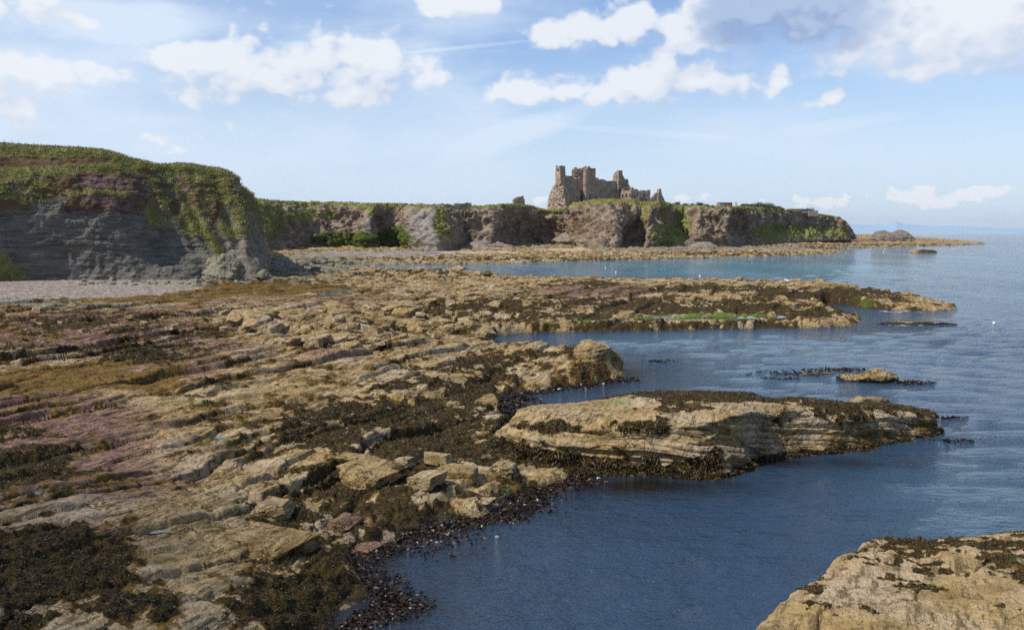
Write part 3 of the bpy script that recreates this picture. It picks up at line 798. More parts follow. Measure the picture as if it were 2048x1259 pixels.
r_back = [(1030,842,70.5),(1085,822,72.0),(1168,818,73.0),(1280,812,73.5),(1400,808,74.0),(1490,810,74.2),(1545,812,74.2),(1610,812,74.2),(1700,818,74.0),(1790,822,74.0),(1850,836,73.6),(1868,842,73.2)]
r_bb = [(p, sub(q) + 34, Y + 1.6) for p, q, Y in r_back]
P, tu, tv = loft(rows_px([r_base, r_wat, r_face, r_shou, r_top, r_crest, r_back, r_bb]), 860, 330, [.25, .9, .6, .9, 1.0, .7, .6])
P0 = P.copy(); N = grid_normals(P)
if (N[..., 2].mean() < 0): N = -N
steep = sstep(.80, .35, N[..., 2])
off = strata(P + .22 * fbm3(P, 3.5, 3, 299)[..., None], (.09, .10), .42, .40, .22, 301) * (.10 + .90 * steep)
off += .20 * fbm3(P, 3.2, 4, 305) + .08 * fbm3(P, .6, 3, 309, .6)
f1, f2, cid = worley2(P[..., 0] / 2.6 + .4 * P[..., 2], (P[..., 1] + 1.2 * P[..., 2]) / 1.9 + .25 * fbm3(P, 1.6, 2, 313), 311)
off += .62 * (cid - .5) * (.3 + .7 * steep) - .07 * (1 - sstep(0, .05, f2 - f1)) * (cid > .4)
off *= sstep(0, 1.0, tv)[:, None] * .6 + .4
P = P + N * off[..., None]
n1 = fbm3(P, 2.2, 4, 321, .62); n2 = fbm3(P, .7, 3, 325)
rowc = tv[:, None] + 0 * P[..., 0]; colc = tu[None] + 0 * P[..., 0]
wd = np.where(rowc > 4.4, .85, .0) * sstep(2.4, 4.0, colc + 1.5 * (rowc - 4.5))
wd = np.maximum(wd, .75 * np.exp(-((rowc - 4.2) / .9) ** 2) * sstep(5.5, 7.5, colc))
wd = np.maximum(wd, .75 * np.exp(-((rowc - 3.5) / .5) ** 2) * np.exp(-((colc - 1.2) / 1.2) ** 2))
wd = np.maximum(wd, .52 * sstep(5, 7, colc) * sstep(2.0, 3.2, rowc))
wd = np.maximum(wd, .66 * np.exp(-((rowc - 3.6) / .35) ** 2) * np.exp(-((colc - 3.0) / 1.0) ** 2))
wd = np.maximum(wd, .64 * np.exp(-((rowc - 4.2) / .35) ** 2) * np.exp(-((colc - 3.6) / 1.0) ** 2))
wd = np.maximum(wd, sstep(2.55, 1.95, rowc - .22 * np.sin(colc * 1.7) - .5 * n2) * .95 * sstep(5.0, 4.0, colc))
wd = np.maximum(wd, sstep(1.7, 1.25, rowc) * .8)
wm_ = sstep(.42, .58, wd + .36 * n1 + .22 * n2 - .02)
P = P + N * (wm_ * np.clip(fbm3(P, .28, 3, 331) + .5, 0, 1.3) * .13)[..., None]
green = .5 * np.exp(-((rowc - 4.6) / .25) ** 2) * np.exp(-((colc - 2.6) / .5) ** 2) + .2 * n1
olive = .42 * sstep(3.2, 1.6, rowc) + .30 * sstep(6.5, 9, colc) + .30 * n1 + .05
wet = np.clip(np.exp(-np.clip(P[..., 2], 0, 9) / .35), 0, 1)
ma_ = np.stack([0 * wm_, wm_, np.clip(olive, 0, 1) * .8, np.clip(green, 0, 1)], -1)
mb_ = np.stack([0 * wm_, 0 * wm_, 0 * wm_, wet], -1)
OUT = dict(P=P, N=N, wm=wm_)
o = np_mesh('rock_outcrop', P, grid_faces(330, 860), M_ROCK, attrs={'ma': ma_, 'mb': mb_})
tag(o, 'long tan bedded rock outcrop with dark weed along its crest, standing in the near water', 'rock')

# --- the pale rounded rock nearest the viewer, at the water's edge
rr0 = [(1470,1330,24.0),(1530,1262,27.5),(1590,1222,29.2),(1680,1140,32.5),(1760,1108,34.6),(1880,1100,35.4),(1990,1092,36.0),(2120,1085,36.4),(2300,1085,37.0)]
rr1 = [(1490,1310,23.4),(1560,1235,27.0),(1612,1205,28.6),(1700,1128,31.6),(1780,1094,33.6),(1890,1083,34.4),(1998,1066,35.2),(2120,1062,35.6),(2300,1062,36.0)]
rr2 = [(1510,1340,22.2),(1620,1262,25.6),(1680,1222,27.2),(1760,1165,29.2),(1830,1128,31.2),(1920,1110,32.2),(2020,1092,33.2),(2140,1085,33.6),(2320,1085,34.0)]
rr3 = [(1540,1420,20.6),(1680,1345,23.2),(1780,1275,25.0),(1860,1215,26.8),(1920,1185,28.0),(2000,1160,29.2),(2080,1150,29.8),(2180,1140,30.2),(2360,1140,30.6)]
rr4 = [(1580,1560,18.6),(1720,1500,20.0),(1840,1420,21.6),(1950,1330,23.2),(2020,1290,24.2),(2090,1260,25.0),(2180,1240,25.6),(2280,1230,26.0),(2450,1230,26.4)]
rm1 = [(p - 30, q + 190, Y + 1.2) for p, q, Y in rr0]
P, tu, tv = loft(rows_px([rm1, rr0, rr1, rr2, rr3, rr4]), 560, 420, [.35, .25, .7, 1.2, 1.2])
N = grid_normals(P)
if N[..., 2].mean() < 0: N = -N
off = .26 * fbm3(P, 3.5, 3, 401) + .08 * fbm3(P, 1.0, 4, 405, .6) + .05 * strata(P, (-.25, .18), .35, .5, .35, 407)
f1, f2, cid = worley2(P[..., 0] / 3.6 + .3 * n1[0, 0], P[..., 1] / 2.4, 411)
off += .12 * (cid - .5) - .10 * (1 - sstep(0, .045, f2 - f1)) + .05 * ridge3(P, .8, 3, 413)
P = P + N * off[..., None]
n1 = fbm3(P, 1.3, 4, 421, .65); n2 = fbm3(P, .42, 3, 425)
d = np.hypot((P[..., 0] - 15.5) / 6, (P[..., 1] - 34) / 3.4)
wd = .40 + .20 * np.exp(-d * d)
wm_ = sstep(.50, .62, wd + .32 * n1 + .14 * n2)
P = P + N * (wm_ * np.clip(fbm3(P, .16, 3, 431) + .5, 0, 1.3) * .085)[..., None]
ma_ = np.stack([np.clip(.10 + .25 * fbm3(P, 2.2, 2, 441), 0, 1), wm_, np.clip(.05 + .35 * fbm3(P, 1.9, 3, 445), 0, .6), np.clip(.45 * np.exp(-((P[..., 0] - 16.2) / .7) ** 2 - ((P[..., 1] - 31.5) / .9) ** 2) + .1 * n1, 0, 1)], -1)
mb_ = np.zeros_like(ma_); mb_[..., 3] = np.exp(-np.clip(P[..., 2], 0, 9) / .4)
o = np_mesh('rock_slab', P, grid_faces(420, 560), M_ROCK_SMOOTH, attrs={'ma': ma_, 'mb': mb_})
tag(o, 'smooth pale sandstone slab flecked with dark weed tufts, nearest rock to the viewer', 'rock')
SLAB = dict(P=P, N=N, wm=wm_)

# --- generic small islet / boulder / stack: a rounded, bedded, broken block
def rock_mesh(seed, size, n=46, p=3.2, rough=.12, tilt=(.1, .1), T=.3, cuts=9):
    """(V grid) a boulder-like block centred on the origin, half sizes `size`"""
    rs = np.random.RandomState(seed)
    th = np.linspace(0, 2 * math.pi, 2 * n); ph = np.linspace(-math.pi / 2, math.pi / 2, n)
    T_, PH = np.meshgrid(th, ph)
    D = np.stack([np.cos(PH) * np.cos(T_), np.cos(PH) * np.sin(T_), np.sin(PH)], -1)
    if p >= 4:                                   # angular: a box of slightly skewed planes with broken corners
        r = np.full(D.shape[:2], 9.0)
        for ax in range(3):
            for sg in (-1, 1):
                c = rs.normal(size=3) * .16; c[ax] = sg; c /= np.linalg.norm(c); kk = D @ c
                r = np.minimum(r, np.where(kk > .03, rs.uniform(.82, 1.0) / np.maximum(kk, .03), 9))
        for _ in range(5):
            c = rs.normal(size=3); c /= np.linalg.norm(c); kk = D @ c
            r = np.minimum(r, np.where(kk > .03, rs.uniform(.92, 1.15) / np.maximum(kk, .03), 9))
        cuts = 0
    else:
        r = 1 / (np.abs(D) ** p).sum(-1) ** (1 / p)
    for _ in range(cuts):
        c = rs.normal(size=3); c /= np.linalg.norm(c); c[2] *= .6; c /= np.linalg.norm(c); dd = rs.uniform(.62, .98)
        k = D @ c
        r = np.minimum(r, np.where(k > .05, dd / np.maximum(k, .05), 9))
    P = D * r[..., None] * np.array(size)
    s = float(min(size)); Q = P + seed * 13.7
    sa_ = .6 if p >= 4 else 1.0
    rad = fbm3(Q, s * 1.1, 5, seed, .6) * rough * s + sa_ * strata(Q, tilt, T, .12 * s, .10 * s, seed + 5)
    P = P + D * rad[..., None]
    P[:, -1] = P[:, 0]
    return P
def rock_obj(name, seed, loc, size, rz, mat, weed=.2, wetline=None, mauve=0., ochre=.1, greyg=0., n=46, p=3.2, rough=.12, T=.3, tilt=(.1, .1), cuts=7, sink=.35):
    P = rock_mesh(seed, size, n, p, rough, tilt, T, cuts)
    c, s = math.cos(rz), math.sin(rz)
    Wp = np.stack([c * P[..., 0] - s * P[..., 1] + loc[0], s * P[..., 0] + c * P[..., 1] + loc[1], P[..., 2] + loc[2]], -1)
    n1 = fbm3(Wp, max(size) * .5, 4, seed + 50, .62)
    wl = loc[2] - size[2] if wetline is None else wetline
    hz_ = (Wp[..., 2] - wl)
    wmk = sstep(.42, .6, weed + .36 * n1 + .55 * np.exp(-np.clip(hz_, 0, 99) / (.35 * size[2])) * (1 if wetline is not None or weed > .3 else .75))
    ma_ = np.stack([np.clip(mauve + .2 * n1, 0, 1) * (mauve > 0), wmk, np.clip(ochre + .25 * n1, 0, .8), 0 * wmk], -1)
    mb_ = np.stack([0 * wmk, np.clip(greyg + .1 * n1, 0, 1) * (greyg > 0), 0 * wmk, np.exp(-np.clip(hz_, 0, 99) / .3) * (1 if wetline is not None else 0)], -1)
    L = Wp - np.array(loc)
    o = np_mesh(name, L, grid_faces(n, 2 * n), mat, attrs={'ma': ma_, 'mb': mb_})
    o.location = loc
    return o

def px_rock(px, py, wpx, hpx, z=None, depth=1.0):
    """position and half sizes of a rock whose foot shows at photo position px,py"""
    g0 = ground(px, py, 0.0 if z is None else z)
    k = g0[1] / FPX
    return g0, wpx * k * .5, hpx * k * .5, wpx * k * .5 * depth

g0, hx, hz_, hy = px_rock(1745, 763, 122, 30, 0)
o = rock_obj('rock_islet', 71, (float(g0[0]), float(g0[1]) + 1.6, .12), (hx, 2.2, .85), .0, M_ROCK, .30, 0.0, ochre=.5, n=90, p=2.2, T=.25, rough=.34)
tag(o, 'low mossy rock islet ringed by floating kelp in the open bay', 'rock')
g0, hx, hz_, hy = px_rock(1850, 505, 56, 6, 0)
o = rock_obj('rock_islet', 73, (float(g0[0]), float(g0[1]) + 4, .3), (hx, 6, 1.9), .0, M_ROCK_FAR, .2, None, ochre=.5, n=40, p=2.4, T=.8)
tag(o, 'small flat yellowish skerry far out between the two long reef tips', 'rock')
g0, hx, hz_, hy = px_rock(1738, 808, 120, 10, 0)
o = rock_obj('rock_islet', 75, (float(g0[0]), float(g0[1]) + 1.0, -.1), (2.2, 1.0, .55), .1, M_ROCK, .2, 0.0, ochre=.2, n=50, p=2.6)
tag(o, 'low tan rock washed by foam just behind the long outcrop', 'rock')
g0, hx, hz_, hy = px_rock(1640, 749, 60, 8, 0)
o = rock_obj('rock_islet', 77, (float(g0[0]), float(g0[1]), -.18), (2.4, .9, .38), .1, M_ROCK, .35, 0.0, ochre=.2, n=40, p=2.4)
tag(o, 'barely awash flat rock with foam beside the kelp ringed islet', 'rock')
g0, hx, hz_, hy = px_rock(1830, 648, 100, 8, 0)
o = rock_obj('rock_islet', 79, (float(g0[0]), float(g0[1]), -.22), (6.5, 1.3, .6), -.05, M_ROCK, .45, 0.0, ochre=.35, n=60, p=2.4)
tag(o, 'thin dark reef tail awash with foam beyond the pool ledge tip', 'rock')
# sea stack by the far point
Y = 1150.0
c0 = at(1789, 478, Y)
K = Y / FPX
prof = [(1748,478),(1751,470),(1753,464),(1760,461.5),(1768,462),(1777,465),(1783,466),(1788,463.5),(1796,461.5),(1804,460.5),(1810,462),(1816,466),(1822,472),(1829,479)]
rows = []
for fy, zs in ((-12, 0), (-10, .45), (-6, .8), (0, 1.0), (6, .8), (10, .35), (12, 0)):
    rows.append(np.stack([at(px, 480 - (480 - py) * zs, Y) + np.array([0, fy + abs(px - 1789) * .05, 0]) for px, py in prof]))
P, tu, tv = loft(rows, 220, 80)
N = grid_normals(P)
if N[..., 2].mean() < 0: N = -N
off = 1.1 * ridge3(P, 7, 3, 501) - .8 + .6 * fbm3(P, 3, 3, 505)
P = P + N * off[..., None]
ma_ = np.zeros(P.shape[:2] + (4,)); ma_[..., 0] = np.clip(.25 * N[..., 2] + .2 * fbm3(P, 6, 3, 509) + .1, 0, 1)
mb_ = np.zeros_like(ma_); mb_[..., 0] = .2
o = np_mesh('sea_stack', P, grid_faces(80, 220), M_CLIFF, attrs={'ma': ma_, 'mb': mb_})
tag(o, 'dark saddle backed sea stack standing alone off the far point', 'sea stack')
HAZE = 1.4e-5
# ------------------------------------------------------------------ cliffs
def cliff(name, st, prof, nu, nv, dv, disp, mat, seed, cover, label):
    """st: stations (px_base, py_base, Y_base, px_top, py_top, Y_top, talus 0..1); prof: list of (height fraction, setback fraction)"""
    rows = []
    for (hf, sf) in prof:
        r = []
        for (pb, qb, Yb, pt, qt, Yt, tal) in st:
            a = at(pb, qb, Yb); b = at(pt, qt, Yt)
            s_ = sf
            if name == 'near_cliff' and 0 < hf < 1 and tal > 0: s_ = sf * (1 - min(1, tal / .38)) + hf * min(1, tal / .38)
            elif hf < .6 and tal < .42: s_ = sf - tal * max(0, .6 - hf) * 1.0          # talus pushes the foot forward
            if tal >= .42 and hf > 0 and name == 'far_cliff':                # a long slope below a short crag
                s2 = hf / .44 * .86 if hf < .44 else .86 + .14 * (hf - .44) / .56
                k = min(1, (tal - .42) / .06 + .4); s_ = s2 * k + sf * (1 - k)
            p = a + (b - a) * s_; p[2] = a[2] + (b[2] - a[2]) * hf
            r.append(p)
        rows.append(np.stack(r))
    # plateau behind the rim
    for (back, rise) in ((8, .6), (40, 1.2), (160, 2.0)):
        r = []
        for (pb, qb, Yb, pt, qt, Yt, tal) in st:
            b = at(pt, qt, Yt); d = b[:2] / np.linalg.norm(b[:2])
            r.append(np.array([b[0] + d[0] * back, b[1] + d[1] * back, b[2] - rise * .6]))
        rows.append(np.stack(r))
    P, tu, tv = loft(rows, nu, nv, dv + [.12, .10, .06])
    N = grid_normals(P)
    if N[..., 1].mean() > 0: N = -N
    hf = np.interp(tv, np.arange(len(rows)), [p[0] for p in prof] + [1.0, 1.0, 1.0])[:, None] + 0 * P[..., 0]
    face = 1 - sstep(len(prof) - 1.6, len(prof) - .9, tv)[:, None]
    P1 = P + N * (disp(P, N, hf, tu) * (.12 + .88 * face))[..., None]
    N1 = grid_normals(P1)
    if N1[..., 1].mean() > 0: N1 = -N1
    ma_, mb_, P1 = cover(P1, N1, hf, tu[None] + 0 * hf, tv[:, None] + 0 * hf)
    o = np_mesh(name, P1, grid_faces(nv, nu), mat, attrs={'ma': ma_, 'mb': mb_})
    tag(o, label, None, None, 'structure')
    return dict(P=P1, N=N1, hf=hf, ma=ma_, tu=tu, tv=tv, o=o)

def pxof(P):
    X, Y, Z = P[..., 0], P[..., 1], P[..., 2] - CAM_H
    f = Y * CA - Z * SA; q = Y * SA + Z * CA
    return 1024 + FPX * X / f, 629.5 - FPX * q / f

# near headland
NEAR = [(-420,548,205,-420,262,237.0,0),(-260,548,214,-260,272,241.0,0),(-120,552,224,-120,280,245.0,0),(0,555,233,0,289,251.0,0),(60,556,237,60,293,254.0,0),(130,557,241,130,297,257.0,0),(200,558,244,205,302,260.0,.05),
 (260,558,247,262,318,263.0,.15),(310,557,251,310,329,268.0,.35),(360,557,255,370,331,273.0,.4),(420,556,258,420,336,276.0,.45),(470,553,261,452,345,279.0,.4),(505,545,264,463,356,282.0,.3),(528,532,275,476,378,289.0,.2),(533,526,292,490,392,307.0,.2),(520,520,330,480,396,335.0,.1),(480,512,380,440,396,385.0,0)]
def near_disp(P, N, hf, tu):
    r = 1.1 * fbm3(P, 16, 3, 601) + .8 * (ridge3(P, 7, 3, 603) - .9) * sstep(.25, .6, hf) + .35 * fbm3(P, 2.6, 4, 605, .6)
    r += strata(P + .8 * fbm3(P, 6, 3, 606)[..., None], (.05, -.02), 1.7, .50, .22, 607) * (1 - .3 * hf)
    r += .28 * (ridge3(P * np.array([1, 1, .6]), 2.6, 3, 609) - .8) * sstep(.9, .6, hf)
    # gullies running down the right hand slopes
    u_, v_ = pxof(P)
    g = perlin2((u_ - .45 * (v_ - 340)) / 26.0, v_ / 240.0, 611)
    r += 1.9 * g * sstep(250, 320, u_) * sstep(.1, .35, hf)
    return r
def near_cover(P, N, hf, tu, tv):
    u_, v_ = pxof(P)
    n1 = fbm3(P, 9, 4, 621, .6); n2 = fbm3(P, 3, 3, 625, .6)
    grassline = np.interp(u_, [-400, 0, 90, 130, 200, 262, 300, 360, 430, 500, 560], [330, 365, 360, 348, 350, 360, 440, 470, 480, 480, 470])
    top = sstep(14, -10, v_ - grassline + 12 * n1)
    flat = sstep(.30, .60, N[..., 2] + .22 * n2)
    # weathered ledges keep grass, scarps lose it
    gr = np.clip(top * (.30 + .60 * flat + .55 * n1 + .15 * n2), 0, 1)
    gr = np.maximum(gr, sstep(.55, .75, hf + .1) * flat)
    gr = np.maximum(gr, sstep(-2, 8, tv * 0 + (289 + np.clip(u_, 0, 470) * .1 + 22) - v_) * .9)
    strip = np.exp(-((u_ - np.interp(v_, [330, 420, 500, 560], [270, 300, 350, 372])) / 22) ** 2) * sstep(500, 440, v_) + np.exp(-((u_ - np.interp(v_, [420, 480, 540], [370, 420, 465])) / 16) ** 2) * sstep(410, 430, v_)
    gr = np.maximum(gr, np.clip(strip * (.75 + .5 * n1), 0, 1))
    gr = np.maximum(gr, sstep(-5, 6, v_ - 498 - 1.0 * np.maximum(u_, 0) + 9 * n2) * (u_ < 70))
    scar = blobs(u_, v_, [(50,326,95,11,1.0),(165,322,60,8,.9),(20,350,60,8,.6),(300,345,34,9,.8),(395,372,36,8,.9),(330,372,26,9,.8),(350,410,14,30,.7),(430,430,20,40,.7),(290,395,10,30,.6)], 1.2) + .35 * n1 + .2 * n2
    sc_ = sstep(.45, .65, scar) * sstep(-.05, .02, v_ - 300 - .08 * u_)
    gr = gr * (1 - .95 * sc_)
    mau = np.exp(-(np.abs((u_ - 205 + 22 * n1 + 10 * n2) / 88)) ** 5) * sstep(343, 354, v_ + 8 * n2 + 7 * n1) * sstep(438, 420, v_ + 8 * n2 + 10 * n1)
    ledge = np.clip(np.exp(-((v_ - 386 - 5 * n1 - .02 * (u_ - 205)) / 9) ** 2) * (.75 + .5 * n2), 0, 1)
    gr = np.maximum(gr * (1 - .97 * mau), ledge * mau)
    scr = np.clip(.55 * n1 + .25 - (v_ - 470) / 200, 0, .6) * sstep(300, 360, u_) * sstep(.8, .3, hf)
    ma_ = np.stack([gr, scr, mau, 0 * gr], -1)
    soil = np.clip(.28 * n1 + .18 + .3 * n2 - .02, 0, 1) * sstep(.8, .5, hf)
    soil = np.maximum(soil, .8 * sstep(-.25, .1, n1) * sstep(470, 380, v_))
    ma_[..., 3] = .35 * sstep(.1, .5, fbm3(P, 4, 3, 633)) * sstep(430, 480, v_) * sstep(330, 200, u_)
    soil = np.maximum(soil, sc_ * .75)
    shale = sstep(460, 380, u_ + 20 * n1) * .95 + .25
    mb_ = np.stack([soil, np.clip(shale, 0, 1), 0 * soil, 0 * soil], -1)
    P = P + N * (gr * np.clip(.3 + .5 * fbm3(P, 1.1, 3, 641), 0, 1) * .45)[..., None]
    return ma_, mb_, P
C1 = cliff('near_cliff', NEAR, [(-.06, -.04), (0, 0), (.22, .05), (.45, .12), (.62, .23), (.76, .42), (.90, .74), (1.0, 1.0)], 820, 300, [.2, 1, 1, 1, 1, 1, .8], near_disp, M_CLIFF, 600, near_cover, 'shaded grey cliff with a mauve band and grassy top')

# far cliffs: beach bay, buttresses, castle bluff, the long point
FAR = [(430,512,470,430,394,500,.2),(480,512,500,478,396,530,.3),(520,510,505,510,399,535,.35),(560,508,535,545,402,560,.3),(600,506,560,600,405,585,.25),(650,504,575,650,406,596,.2),(700,503,580,700,406,596,.1),(718,502,580,718,407,594,0),
 (728,502,566,726,408,592,-.1),(748,502,566,748,408,592,-.1),(758,502,585,758,408,598,0),(800,502,592,800,408,602,0),(814,502,588,810,410,600,0),(822,502,552,820,412,585,0),(850,503,545,850,412,578,.1),(885,502,548,866,414,582,.25),(905,500,568,880,417,596,.2),(925,499,600,905,417,612,.1),
 (945,499,602,945,414,618,0),(975,499,600,975,412,620,.05),(990,499,603,990,410,624,0),(1004,498,625,1006,409,634,0),(1030,497,668,1030,409,668,-.05),(1062,496,690,1060,412,690,-.05),(1095,496,696,1092,420,694,0),(1125,496,690,1122,418,690,.1),(1150,496,668,1150,408,694,.25),(1180,496,655,1178,402,702,.3),
 (1215,496,650,1210,399,706,.2),(1235,496,652,1240,400,710,.1),(1248,495,672,1262,402,712,0),(1275,495,690,1285,404,712,0),(1290,495,672,1300,404,712,.1),(1310,494,684,1316,404,714,.1),(1326,493,712,1328,405,724,0),(1348,492,714,1345,409,750,.44),(1370,491,716,1366,413,756,.44),(1390,490,716,1385,414,748,0),
 (1420,489,722,1420,414,748,.1),(1455,488,735,1455,414,762,.1),(1468,487,760,1470,414,776,0),(1490,486,790,1492,415,800,0),(1510,485,800,1510,416,826,.3),(1540,483,830,1540,418,872,.6),(1570,481,860,1570,420,908,.6),(1600,480,895,1600,422,945,.6),(1630,478.5,930,1628,427,980,.6),(1655,477.5,960,1652,431,1006,.6),(1672,477,985,1668,433,1016,.55),(1690,476,1010,1676,438,1024,.3),(1702,475,1060,1680,446,1060,.1),(1690,473,1150,1670,452,1150,0)]
def far_disp(P, N, hf, tu):
    u_, v_ = pxof(P)
    r = 3.8 * (ridge3(P, 20, 4, 701, .58) - 1.0) * sstep(-.05, .2, hf) * sstep(1.05, .8, hf) + 1.7 * fbm3(P, 7, 4, 705, .66) + 1.1 * (ridge3(P * np.array([1, 1, .8]), 5.5, 3, 709, .6) - 1.0)
    r += strata(P, (.12, .05), 3.2, 1.1, .5, 707) * .8
    # overhung hollows
    for (cx, cy, rx, ry, dep) in ((1268,470,24,28,9),(1060,468,55,26,6),(1322,432,20,16,6),(1478,452,20,28,8),(770,440,36,18,5),(690,440,40,22,4),(960,452,14,12,3),(1130,480,20,10,-3),(736,470,10,26,-2)):
        r = r - dep * np.exp(-(((u_ - cx) / rx) ** 2 + ((v_ - cy) / ry) ** 2) ** 1.6)
    return r
def far_cover(P, N, hf, tu, tv):
    u_, v_ = pxof(P)
    n1 = fbm3(P, 18, 4, 721, .6); n2 = fbm3(P, 5, 3, 725, .6)
    flat = sstep(.25, .55, N[..., 2] + .15 * n2)
    rim = sstep(.83, .95, hf + .06 * n1 + .04 * n2)
    gr = np.clip(rim * (.8 + .4 * flat), 0, 1)
    gr = np.maximum(gr, flat * sstep(.25, .5, hf) * (.22 + .5 * n1))
    gr = np.maximum(gr, blobs(u_, v_, [(515,440,70,50,.85),(600,430,70,16,.7),(660,430,30,12,.7),(880,440,16,40,.75),(900,465,16,20,.6),(1330,440,10,22,.7),(1338,472,40,26,1.1),(1362,450,18,40,.95),(1290,430,10,22,.7),(1210,403,120,5,.9),(1600,464,80,14,1.2),(1545,464,44,18,1.1),(1660,466,40,10,1.0),(1100,412,60,7,.8),(1250,435,20,10,.5),(1160,478,20,6,.4)], 1.2) + .25 * n1)
    scr = blobs(u_, v_, [(690,480,75,18,1.0),(790,476,36,26,1.0),(560,455,60,24,.45),(905,452,10,16,.5),(1570,456,40,10,.55),(1410,480,40,6,.2),(945,478,10,8,.6),(880,462,16,18,.5)], 1.4) + .22 * n1
    pale = blobs(u_, v_, [(845,460,34,46,1.0),(738,450,14,36,.75),(860,498,40,6,.8),(975,470,20,30,.3),(520,480,22,28,.25)], 1.6) * (.8 + .4 * n2)
    soil = np.clip(.30 + .5 * n1 + .3 * n2, 0, 1) * .8
    soil = np.maximum(soil, blobs(u_, v_, [(1160,440,70,40,.75),(1420,450,60,40,.7),(1480,425,16,12,.8)]) * (.7 + .6 * n2))
    mb_ = np.stack([np.clip(soil, 0, 1), np.clip(.2 + .5 * fbm3(P, 26, 2, 731), 0, .45), 0 * soil, 0 * soil], -1)
    ma_ = np.stack([np.clip(gr, 0, 1), np.clip(scr, 0, 1), 0 * gr, np.clip(pale, 0, 1)], -1)
    g2 = np.clip(scr, 0, 1) * sstep(.4, .7, scr)
    P = P + N * (g2 * np.clip(.5 + .7 * fbm3(P, 3.2, 3, 741), 0, 1.4) * 2.4)[..., None]
    P = P + N * (np.clip(gr, 0, 1) * np.clip(.4 + .6 * fbm3(P, 2.2, 3, 743), 0, 1) * .7)[..., None]
    return ma_, mb_, P
C2 = cliff('far_cliff', FAR, [(-.08, -.05), (0, 0), (.2, .10), (.4, .22), (.6, .36), (.8, .55), (.93, .78), (1.0, 1.0)], 1500, 200, [.2, 1, 1, 1, 1, .9, .8], far_disp, M_CLIFF_FAR, 700, far_cover, 'brown sea cliffs with grassy tops below the castle')
# grassy knoll the castle stands on and the far hills
mh, t, bs = material('haze tinted hill')
bs.inputs['Base Color'].default_value = (.25, .38, .50, 1); bs.inputs['Roughness'].default_value = 1  # pale blue of distance haze painted into the hills' base colour
hp = [(1640,463),(1660,452),(1685,444.5),(1700,448),(1730,450),(1760,449),(1780,446),(1793,443.5),(1806,447),(1840,450),(1870,452),(1920,453),(1990,455),(2060,457),(2200,462)]
Yh = 26000.0
rows = [np.stack([at(px, 463 + 2, Yh - 2500) for px, py in hp]), np.stack([at(px, 462 - (462 - py) * .6, Yh - 1000) for px, py in hp]), np.stack([at(px, py, Yh) for px, py in hp]), np.stack([at(px, 464, Yh + 3000) for px, py in hp])]
P, tu, tv = loft(rows, 200, 40)
P[..., 2] += 18 * fbm2(P[..., 0] / 900, P[..., 1] / 900, 4, 801) * np.clip((P[..., 2] - 20) / 60, 0, 1)
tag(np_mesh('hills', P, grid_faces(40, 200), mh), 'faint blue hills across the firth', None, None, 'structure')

# ------------------------------------------------------------------ the air over the firth
mv = bpy.data.materials.new('sea haze'); mv.use_nodes = True; nt_ = mv.node_tree; nt_.nodes.clear()
vo = nt_.nodes.new('ShaderNodeVolumePrincipled'); vo.inputs['Density'].default_value = HAZE; vo.inputs['Color'].default_value = (.80, .88, 1.0, 1); vo.inputs['Anisotropy'].default_value = .1
mo = nt_.nodes.new('ShaderNodeOutputMaterial'); nt_.links.new(vo.outputs[0], mo.inputs['Volume'])
hb = MB(); hb.box(-62000, 62000, -3000, 46000, -12, 520)
tag(hb.build('haze', mv), 'pale sea haze', None, None, 'stuff')

# an unseen cloud added between the sun and the nearest rocks (above the picture), dimming them
mc = bpy.data.materials.new('added shade cloud'); mc.use_nodes = True; nt_ = mc.node_tree; nt_.nodes.clear()
vo = nt_.nodes.new('ShaderNodeVolumePrincipled'); vo.inputs['Density'].default_value = .022; vo.inputs['Color'].default_value = (1, 1, 1, 1)
mo = nt_.nodes.new('ShaderNodeOutputMaterial'); nt_.links.new(vo.outputs[0], mo.inputs['Volume'])
kz = 900.0 / to_sun.z
cc_ = Vector((-33.0, 24.0, 2.0)) + to_sun * kz
P = rock_mesh(1501, (25, 24, 26), 24, 2.0, .22, (.1, .1), 30.0, 0)
o = np_mesh('shade_cloud', P, grid_faces(24, 48), mc); o.location = cc_
tag(o, 'unseen puff added overhead to shade the nearest rocks', None, None, 'structure')
# ------------------------------------------------------------------ the castle and the other buildings on the cliff top
def stone(name, a, b, c_):
    m, t, bs = material(name)
    pos = t.new('ShaderNodeNewGeometry').outputs['Position']
    n1 = t.noise(pos, .25, 4, .6); n2 = t.noise(t.scale(pos, (1, 1, 2.2)), 1.1, 3, .6)
    c = t.mix(t.mr(n1, .35, .65), a, b)
    c = t.mix(t.math('MULTIPLY', t.mr(n2, .5, .72), .55), c, tuple(x * .5 for x in a))
    c = t.mix(t.math('MULTIPLY', t.mr(t.noise(pos, .7, 3, .6), .58, .7), .6), c, c_)
    br = t.new('ShaderNodeTexBrick'); br.inputs['Scale'].default_value = 1.0
    br.inputs['Color1'].default_value = (1, 1, 1, 1); br.inputs['Color2'].default_value = (.82, .82, .82, 1); br.inputs['Mortar'].default_value = (.6, .6, .6, 1)
    br.inputs['Brick Width'].default_value = 1.6; br.inputs['Row Height'].default_value = .7; br.inputs['Mortar Size'].default_value = .05
    cx = t.new('ShaderNodeCombineXYZ'); sx = t.new('ShaderNodeSeparateXYZ'); t.l.new(pos, sx.inputs[0]); t.l.new(sx.outputs[0], cx.inputs[0]); t.l.new(sx.outputs[2], cx.inputs[1])
    t.l.new(cx.outputs[0], br.inputs['Vector'])
    c = t.mix(1.0, c, br.outputs['Color'], 'MULTIPLY')
    t.put(bs.inputs['Base Color'], c); bs.inputs['Roughness'].default_value = .95; bs.inputs['Specular IOR Level'].default_value = .1
    t.put(bs.inputs['Normal'], t.bump(t.math('ADD', n2, n1), .8, .5))
    return m
